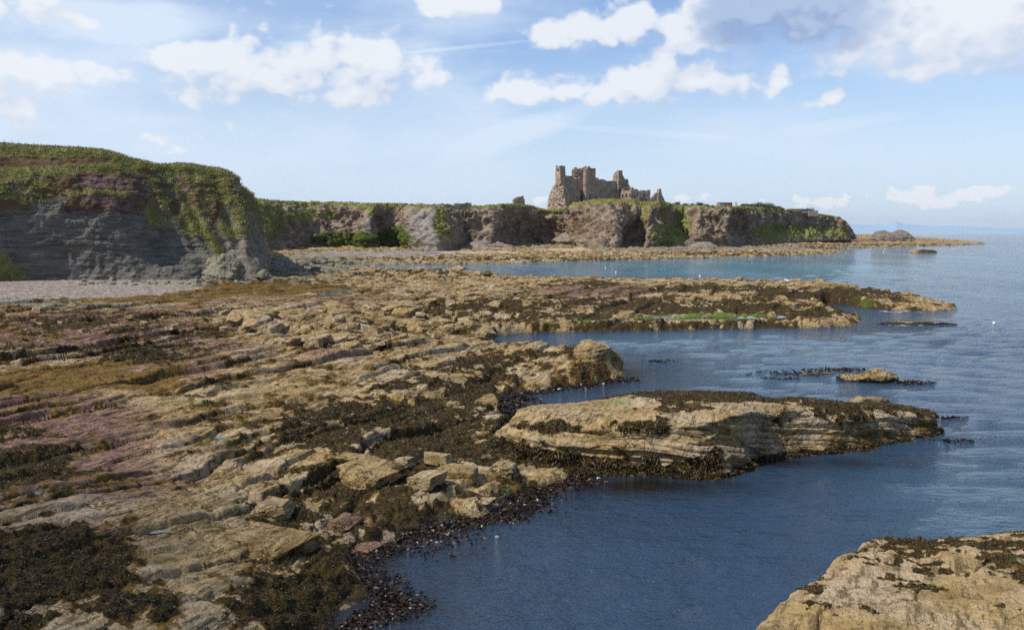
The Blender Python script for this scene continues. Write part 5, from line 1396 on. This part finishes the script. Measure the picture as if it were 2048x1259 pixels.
# --- posts on the near cliff and bay skyline
def post(px, py, Y, h, lab, grp):
    b = proj(px, py, Y); mb = MB(); mb.tube((0, 0, -.5), (.02, 0, h), .05, .045, 6); mb.tube((0.02, 0, h), (.02, 0, h + .03), .055, .02, 6)
    o = mb.build('fence_post', M_WOOD); o.location = b; tag(o, lab, 'post', grp)
for i, (px, dy) in enumerate(((8, 0), (23, 0), (38, 0), (53, 0), (68, 0), (82, 0), (96, 0), (111, 0), (126, 0), (141, 0))):
    post(px, 290 + .095 * px, 256, 1.5, 'thin weathered fence post in the long grass above the near cliff', 'fence posts above the near cliff')
for i, px in enumerate((523, 541, 559, 577)):
    post(px, 400.5 + (px - 523) * .06, 520 + i * 6, 1.7, 'short dark post on the bay skyline', 'posts on the bay skyline')

# --- boulders and blocks near the water
RX = SH
def boulder(px, py, wpx, hpx, lab, seed, depth=.8, rz=.35, weed=.22, ochre=.25, mauve=0., greyg=0., grp=None, p=4.5, n=60, z=None, mat=M_ROCK, T=.22, rough=.13, name='boulder', lift=.0, cuts=5):
    zz = 1.0
    for _ in range(4):
        g0 = ground(px, py, zz); zz = float(shore_at(g0[0], g0[1])); zz = max(zz, -.2)
    if z is not None: zz = z; g0 = ground(px, py, zz)
    k = g0[1] / FPX; hx = wpx * k * .5; wpx *= .9; hx = wpx * k * .5; hy = hx * depth; hz = max(hpx * k * .42, .12); hy = hx * depth
    o = rock_obj(name, seed, (float(g0[0]), float(g0[1]) + hy * .6, zz + hz * .35 + lift), (hx, hy, hz), rz, mat, weed, None, mauve, ochre, greyg, n, p, rough, T, (.12, .12), cuts)
    tag(o, lab, 'boulder', grp); return o
BB = [ # px, foot py, w, h, label
 (853,972,84,40,'smooth rounded tan boulder, middle one of three at the water edge'),(925,975,80,38,'flat topped tan block closest to the sea among three boulders'),(872,942,56,26,'rounded tan boulder tucked behind the two at the water edge'),
 (738,972,150,52,'large tilted tan slab block with a sheer shaded end above the weed'),(700,918,72,22,'pale flat block standing clear above the dark weed bed'),(808,945,40,26,'small tan block leaning on the large tilted slab'),
 (690,1055,84,34,'low weed capped block beside the mauve block'),(600,1105,66,62,'upright pale cube of rock at the end of a split slab'),
 (518,1105,160,64,'big split slab with olive shaded face and weed along the top'),(548,1030,104,44,'humped tan slab with fine bedding lines'),
 (728,1075,72,26,'mauve square block half buried in shingle by the water'),(965,1030,46,12,'tiny pale rock awash in the weed at the water edge'),
 (1010,955,90,36,'weedy block in the gap next to the long outcrop'),(975,817,56,30,'dark sheer sided block at the head of the inlet')]
for i, (px, py, w_, h_, lab) in enumerate(BB):
    wet_ = px > 940 or 'weed' in lab
    boulder(px, py, w_, h_, lab, 1000 + i, depth=.75 + .2 * (i % 3), rz=1.22 + .16 * ((i * 7) % 5 - 2) * .5, weed=.36 if wet_ else .20, ochre=.42 if wet_ else .34, mauve=.7 if 'mauve' in lab else 0, p=7.0 if 'block' in lab or 'cube' in lab else 4.6, n=90, mat=M_ROCK)
# nose of the second headland, layered and overhanging
g0 = ground(1205, 752, 0.0)
o = rock_obj('rock_outcrop', 1200, (float(g0[0]) - .3, float(g0[1]) + 1.6, 1.35), (2.35, 2.3, 2.0), .25, M_ROCK, .10, 0.0, 0., .28, 0., 110, 3.6, .10, .42, (-.15, .10), 6)
tag(o, 'layered overhanging knob of rock ending the middle headland', 'rock')
# tumbled boulder field behind
rs = np.random.RandomState(5)
protos = []
grp = 'boulders tumbled across the middle of the reef'
LAB = 'tan boulder among the tumbled blocks in the middle of the reef'
for k in range(7):
    P = rock_mesh(1300 + k, (1, .8 + .2 * rs.rand(), .62 + .2 * rs.rand()), 40, 5.5, .12, (.1, .1), .3, 10)
    n1 = fbm3(P, .8, 3, 1310 + k)
    wmk = sstep(.45, .6, .12 + .36 * n1 + .5 * sstep(-.1, -.5, P[..., 2])); zz0 = 0 * wmk
    for nm, gg in (('tan', 0), ('grey', 1)):
        me_o = np_mesh('boulder', P, grid_faces(40, 80), M_ROCK, attrs={'ma': np.stack([zz0, wmk, np.clip(.2 + .3 * n1, 0, .7), zz0], -1), 'mb': np.stack([zz0, zz0 + gg, zz0, zz0], -1)})
        protos.append(me_o)
spots = []
def scatter(n, cx, cy, sx, sy, wlo, whi, grey, seed):
    r = np.random.RandomState(seed)
    for _ in range(n):
        spots.append((cx + sx * r.uniform(-1, 1), cy + sy * r.uniform(-1, 1), r.uniform(wlo, whi) * (1 if r.rand() < .8 else 1.6), grey))
scatter(46, 640, 650, 210, 28, 16, 44, 0, 1); scatter(30, 860, 655, 120, 30, 16, 42, 0, 2); scatter(18, 860, 620, 140, 16, 14, 36, 0, 3)
scatter(34, 880, 552, 190, 10, 8, 20, 0, 4); scatter(46, 560, 538, 170, 14, 8, 20, 1, 5); scatter(26, 300, 567, 150, 6, 6, 14, 1, 6); scatter(16, 720, 690, 160, 16, 14, 34, 0, 7); scatter(20, 250, 640, 200, 26, 10, 24, 0, 8)
used = 0
for i, (px, py, wpx, gy) in enumerate(spots):
    zz = 2.0
    for _ in range(3):
        g0 = ground(px, py, zz); zz = float(shore_at(g0[0], g0[1]))
    if zz < .1 or zz > 8: continue
    k = g0[1] / FPX; s = wpx * k * .5
    if s > 4: continue
    src = protos[(2 * (i % 7)) + gy]
    if src.get('placed') is None: o = src; src['placed'] = 1
    else: o = src.copy(); COL.objects.link(o)
    o.location = (g0[0], g0[1], zz + s * .08); o.rotation_euler = (rs.uniform(-.25, .25), rs.uniform(-.25, .25), rs.uniform(0, 6.28)); o.scale = (s, s * rs.uniform(.8, 1.2), s * rs.uniform(.7, 1.1))
    if gy: tag(o, 'grey green stone scattered at the foot of the near cliff', 'boulder', 'stones strewn below the near cliff')
    else: tag(o, LAB, 'boulder', grp)
for p_ in protos:
    if p_.get('placed') is None: bpy.data.objects.remove(p_)
    
for o in list(COL.objects):
    if 'placed' in o: del o['placed']
# pale pinnacle leaning on the near cliff, and the knobs under the far cliff
def foot_rock(px, py, Y, wpx, hpx, lab, seed, mat=M_CLIFF_FAR, p=2.2, gry=True, dep=.9, rough=.22):
    k = Y / FPX; c0 = at(px, py, Y); hx = wpx * k * .5; hz = hpx * k * .62
    P = rock_mesh(seed, (hx, hx * dep, hz), 90, p, rough, (.2, .1), hz * .22, 9)
    zz = P[..., 2] / hz
    P[..., :2] *= (1.0 - .38 * np.clip(zz, -.3, 1))[..., None]
    N = grid_normals(P); n1 = fbm3(P + seed, hx * .5, 3, seed)
    if mat is M_ROCK:
        at_ = {'ma': np.zeros(P.shape[:2] + (4,)), 'mb': np.stack([0 * n1, np.ones_like(n1), 0 * n1, 0 * n1], -1)}
    else:
        at_ = {'ma': np.stack([0 * n1, 0 * n1, 0 * n1, np.clip(.35 + .5 * n1, 0, 1)], -1), 'mb': np.stack([np.clip(.2 + .4 * n1, 0, 1), 0 * n1, 0 * n1, 0 * n1], -1)}
    o = np_mesh('rock_pinnacle', P, grid_faces(90, 180), mat, attrs=at_); o.location = (c0[0], Y, c0[2] + hz * .3)
    tag(o, lab, 'rock'); return o
foot_rock(452, 558, 246, 92, 60, 'pale shattered pinnacle of rock leaning against the shaded near cliff', 1401, M_ROCK, 2.0, True, .7, .3)
foot_rock(428, 545, 249, 44, 44, 'narrow cracked pillar of pale rock beside the shattered pinnacle', 1402, M_ROCK, 2.4, True, .8, .25)
foot_rock(528, 553, 250, 34, 18, 'small pale horn of rock beyond the shattered pinnacle', 1403, M_ROCK, 2.0, True, .9, .3)
foot_rock(957, 503, 585, 84, 26, 'grey humped rock at the beach end below the outwork', 1404, M_CLIFF_FAR, 2.0, True, .8, .3)
foot_rock(1002, 500, 600, 60, 20, 'jagged grey rock between the humped rock and the dark cave', 1405, M_CLIFF_FAR, 2.0, True, .8, .35)
foot_rock(1125, 482, 660, 44, 12, 'rounded brown knob in the shaded hollow under the broken tower', 1406, M_CLIFF_FAR, 2.4, True, .8, .25)
foot_rock(1405, 495, 690, 70, 14, 'dark broken rocks at the foot of the cliff below the clump of trees', 1407, M_CLIFF_FAR, 2.4, True, .8, .4)
foot_rock(1700, 472, 1050, 26, 14, 'dark stub of rock ending the far point', 1408, M_CLIFF_FAR, 2.6, True, .8, .3)

# --- floats and gulls
def buoy(px, py, r, lab, mat=M_WHITE):
    r *= .75
    g0 = ground(px, py, 0); e = empty('buoy', (float(g0[0]), float(g0[1]), 0)); tag(e, lab, 'buoy', 'floats marking creels in the bay')
    mb = MB(); mb.lathe([(.02 * r, -.7 * r), (.6 * r, -.55 * r), (.95 * r, -.1 * r), (r, .25 * r), (.85 * r, .7 * r), (.45 * r, 1.0 * r), (.22 * r, 1.12 * r), (.2 * r, 1.3 * r), (.01, 1.32 * r)], n=16)
    mb.build('float', mat, e, True)
    mb = MB()
    for i in range(12):
        a, b = 2 * math.pi * i / 12, 2 * math.pi * (i + 1) / 12
        mb.tube((.22 * r * math.cos(a), 0, 1.5 * r + .22 * r * math.sin(a)), (.22 * r * math.cos(b), 0, 1.5 * r + .22 * r * math.sin(b)), .06 * r, .06 * r, 5)
    mb.build('ring', M_WOOD, e)
buoy(1400, 552, .42, 'white float in the turquoise water nearest the rear reef mound'); buoy(1211, 536, .40, 'white float closest to the distant shore of the bay'); buoy(1232, 544.5, .40, 'white float a little nearer than its neighbour in the bay')
buoy(1988, 647, .34, 'white float alone on open water beyond the reef tip'); buoy(1767, 503, .55, 'white float off the end of the first distant spit'); buoy(1770, 499, .5, 'white float between the two distant spits')
o = None
def gull(loc, rz, lab, s=1.0):
    e = empty('gull', loc, rz); tag(e, lab, 'gull')
    mb = MB(); prof = [(.005, -.24), (.05, -.17), (.095, -.05), (.105, .04), (.08, .13), (.055, .18), (.052, .22), (.06, .26), (.045, .30), (.01, .325)]
    n = 12; V = []; Fq = []
    for i, (r, a) in enumerate(prof):
        lift = .16 + max(0, a - .1) * .75
        for k in range(n):
            t_ = 2 * math.pi * k / n; V.append((a * s, r * math.cos(t_) * s, (lift + r * .95 * math.sin(t_)) * s))
    for i in range(len(prof) - 1):
        for k in range(n): Fq.append((i*n+k, i*n+(k+1)%n, (i+1)*n+(k+1)%n, (i+1)*n+k))
    mb.add(V, Fq); mb.build('body', M_WHITE, e, True)
    mb = MB()
    for sd_ in (-1, 1): mb.add([(.10*s, sd_*.09*s, .22*s), (-.02*s, sd_*.115*s, .25*s), (-.30*s, sd_*.05*s, .17*s), (-.06*s, sd_*.112*s, .13*s)], [(0, 1, 2, 3)])
    mb.build('wing', plain('grey feather', (.35, .37, .40)), e)
    mb = MB(); mb.tube((.31*s, 0, .335*s), (.38*s, 0, .32*s), .016*s, .005*s, 6); mb.build('beak', M_ORANGE, e)
    mb = MB()
    for sd_ in (-1, 1): mb.tube((.01*s, sd_*.03*s, -.02*s), (.01*s, sd_*.035*s, .1*s), .01*s, .01*s, 5)
    mb.build('leg', M_ORANGE, e)
    return e
gx = ground(1576, 565, 3.0)
zt = float(shore_at(gx[0], gx[1])); gull((float(gx[0]), float(gx[1]), zt), 2.6, 'white gull standing on the rear reef ridge', 2.4)
g0 = ground(541, 504, 3.4); e = empty('buoy', (float(g0[0]), 500.0, float(at(541, 504, 500)[2]))); tag(e, 'orange washed up float on the rocks at the near end of the bay', 'buoy')
mb = MB(); mb.lathe([(.05, -.5), (.5, -.3), (.75, .1), (.7, .6), (.4, .95), (.15, 1.1), (.01, 1.12)], n=14); mb.build('float', M_ORANGE, e, True)
mb = MB(); mb.tube((0, 0, 1.05), (.1, 0, 1.5), .08, .05, 8); mb.build('eye', M_WOOD, e)
# ------------------------------------------------------------------ uncountable growth: weed fronds, floating kelp, long grass
def frond_material(name, a, b, rough=.45):
    m, t, bs = material(name)
    pos = t.new('ShaderNodeNewGeometry').outputs['Position']
    n = t.noise(pos, 2.5, 3, .65)
    t.put(bs.inputs['Base Color'], t.mix(t.mr(n, .35, .65), a, b)); bs.inputs['Roughness'].default_value = rough; bs.inputs['Specular IOR Level'].default_value = .35
    return m
M_FROND = frond_material('bladder weed', (.015, .010, .004), (.095, .060, .013), .5); M_KELP = frond_material('wet kelp', (.012, .008, .004), (.045, .022, .008), .38)
def blades(name, C, Ndir, length, width, mat, seed, spread=.8, label=None, droop=0., flat=1.0):
    rs = np.random.RandomState(seed); n = len(C)
    d = Ndir + rs.normal(size=(n, 3)) * spread * np.array([1, 1, flat]); d[:, 2] -= droop; d /= np.linalg.norm(d, axis=1, keepdims=True) + 1e-9
    s = np.cross(d, rs.normal(size=(n, 3))); s /= np.linalg.norm(s, axis=1, keepdims=True) + 1e-9
    L = (length * rs.uniform(.5, 1.5, n))[:, None]; W = (width * rs.uniform(.6, 1.4, n))[:, None]
    bend = rs.normal(size=(n, 3)) * .25
    m_ = C + d * L * .55; tip = C + (d + bend) * L; tip[:, 2] -= L[:, 0] * (.15 + droop * .4)
    V = np.stack([C - s * W * .5, C + s * W * .5, m_ + s * W * .6, tip, m_ - s * W * .6], 1).reshape(-1, 3)
    k = np.arange(n)[:, None] * 5
    F_ = np.concatenate([k + np.array([[0, 1, 2, 4]]), ], 0); T_ = k + np.array([[4, 2, 3, 3]])
    me = bpy.data.meshes.new(name)
    loops = np.concatenate([F_.ravel(), (k + np.array([[4, 2, 3]])).ravel()]).astype(np.int32)
    me.vertices.add(len(V)); me.vertices.foreach_set('co', V.astype(np.float32).ravel())
    me.loops.add(len(loops)); me.loops.foreach_set('vertex_index', loops)
    st_ = np.concatenate([np.arange(n) * 4, 4 * n + np.arange(n) * 3]).astype(np.int32); tt = np.concatenate([np.full(n, 4), np.full(n, 3)]).astype(np.int32)
    me.polygons.add(2 * n); me.polygons.foreach_set('loop_start', st_); me.polygons.foreach_set('loop_total', tt)
    me.update(calc_edges=True); me.materials.append(mat)
    o = link(bpy.data.objects.new(name, me)); tag(o, label, None, None, 'stuff'); return o
rs = np.random.RandomState(77)
# weed fronds on the reef
q = (SH['wm'] > .55) & (SH['y'] < 105) & (SH['z'] > -.1)
idx = np.flatnonzero(q.ravel()); pw_ = SH['y'].ravel()[idx] ** 1.1; pw_ /= pw_.sum()
idx = rs.choice(idx, min(len(idx), 190000), replace=False, p=pw_)
C = np.stack([SH['x'].ravel()[idx], SH['y'].ravel()[idx], SH['z'].ravel()[idx] - .01], -1)
C[:, :2] += rs.normal(size=(len(C), 2)) * .03
big = np.clip(C[:, 1] / 55, .7, 1.7)
blades('seaweed', C, np.array([[.12, -.15, .22]]), .125 * big, .036 * big, M_FROND, 1, .7, 'dark bladder weed matted over the reef', .1, .45)
# weed on the outcrop and hanging from its foot, and on the slab
C = []; Nn = []
for D_, n_ in ((OUT, 42000), (SLAB, 22000)):
    idx = np.flatnonzero((D_['wm'] > .5).ravel() & (D_['P'][..., 2].ravel() > -.1)); idx = rs.choice(idx, min(n_, len(idx)), replace=False)
    C.append(D_['P'].reshape(-1, 3)[idx]); Nn.append(D_['N'].reshape(-1, 3)[idx])
C = np.concatenate(C); Nn = np.concatenate(Nn); near = np.where(C[:, 1] < 45, .075, .15)
steep = np.clip(1 - Nn[:, 2], 0, 1)
o = blades('seaweed', C, Nn * .3, near * (1 + 1.2 * steep * (near > .1)), near * .30, M_FROND, 2, .55, 'dark weed tufts on the outcrop and slab', .35)
# kelp in the shallows
xs, ys = SH['x'], SH['y']
m_ = (SH['sd'] > -1.3) & (SH['sd'] < .5) & (ys < 95) & (SH['z'] < .25) & (SH['z'] > -3)
idx = np.flatnonzero(m_.ravel()); dens_ = np.exp(np.minimum(SH['sd'].ravel()[idx], 0) / .55) * np.clip(perlin2(xs.ravel()[idx] / 2.5, ys.ravel()[idx] / 2.5, 7) + .45, .05, 1) * ys.ravel()[idx]; dens_ /= dens_.sum()
idx = rs.choice(idx, min(11000, len(idx)), replace=False, p=dens_)
C1_ = np.stack([xs.ravel()[idx], ys.ravel()[idx], np.maximum(SH['z'].ravel()[idx], 0) + rs.uniform(-.02, .05, len(idx))], -1)
Cs = [C1_]
for (px, py, rx, ry, n_) in ((1600,745,70,4,260),(1690,738,60,3,200),(1830,764,36,4,240),(1560,757,30,2,90),(1320,722,28,2.5,60),(1900,882,50,4,160),(1905,834,26,2,70),(1040,800,40,14,300),(900,1108,4,3,12),(1060,1010,50,16,260),(780,1180,40,30,240),(760,1215,40,16,120),(840,1090,60,22,240),(900,1070,70,18,300),(1000,1030,40,18,200),(1090,985,60,12,200)):
    a = rs.normal(size=(n_, 2)) * .55; g_ = ground(px + a[:, 0] * rx, py + a[:, 1] * ry, 0.02); Cs.append(g_)
C = np.concatenate(Cs); k_ = np.clip(C[:, 1] / 45, .9, 1.8)
blades('floating_kelp', C, np.array([[0, 0, .04]]), .17 * k_, .07 * k_, M_KELP, 3, .6, 'brown kelp blades floating at the rocks edge', 0., .12)
# long grass on the near cliff top and its ledges
def grass_on(D_, n_, h, w_, seed, sel, label):
    P_ = D_['P']; idx = np.flatnonzero(sel.ravel()); 
    A_ = np.linalg.norm(np.cross(np.gradient(P_, axis=0), np.gradient(P_, axis=1)), axis=-1).ravel()[idx]; A_ /= A_.sum()
    idx = np.random.RandomState(seed).choice(idx, n_, p=A_)
    C = P_.reshape(-1, 3)[idx] + np.random.RandomState(seed + 1).normal(size=(n_, 3)) * np.array([.35, .35, .05])
    return blades('grass', C, np.array([[.25, -.05, 1.0]]), h, w_, M_GRASS if seed < 60 else M_GRASS_FAR, seed, .30, label)
M_GRASS = frond_material('long grass', (.15, .155, .042), (.33, .29, .125), .8); M_GRASS_FAR = frond_material('cliff top grass', (.16, .155, .05), (.31, .27, .118), .8)
hfn = C1['hf']; tvn = C1['tv'][:, None] + 0 * hfn
grass_on(C1, 170000, .46, .085, 51, (C1['ma'][..., 0] > .55) & (tvn < 9.2) & (C1['P'][..., 0] > -150), 'long grass on the near cliff')
hfn = C2['hf']; tvn = C2['tv'][:, None] + 0 * hfn
grass_on(C2, 40000, .6, .35, 61, (C2['ma'][..., 0] > .6) & (tvn < 9.0) & (hfn > .3), 'grass on the far cliff tops')
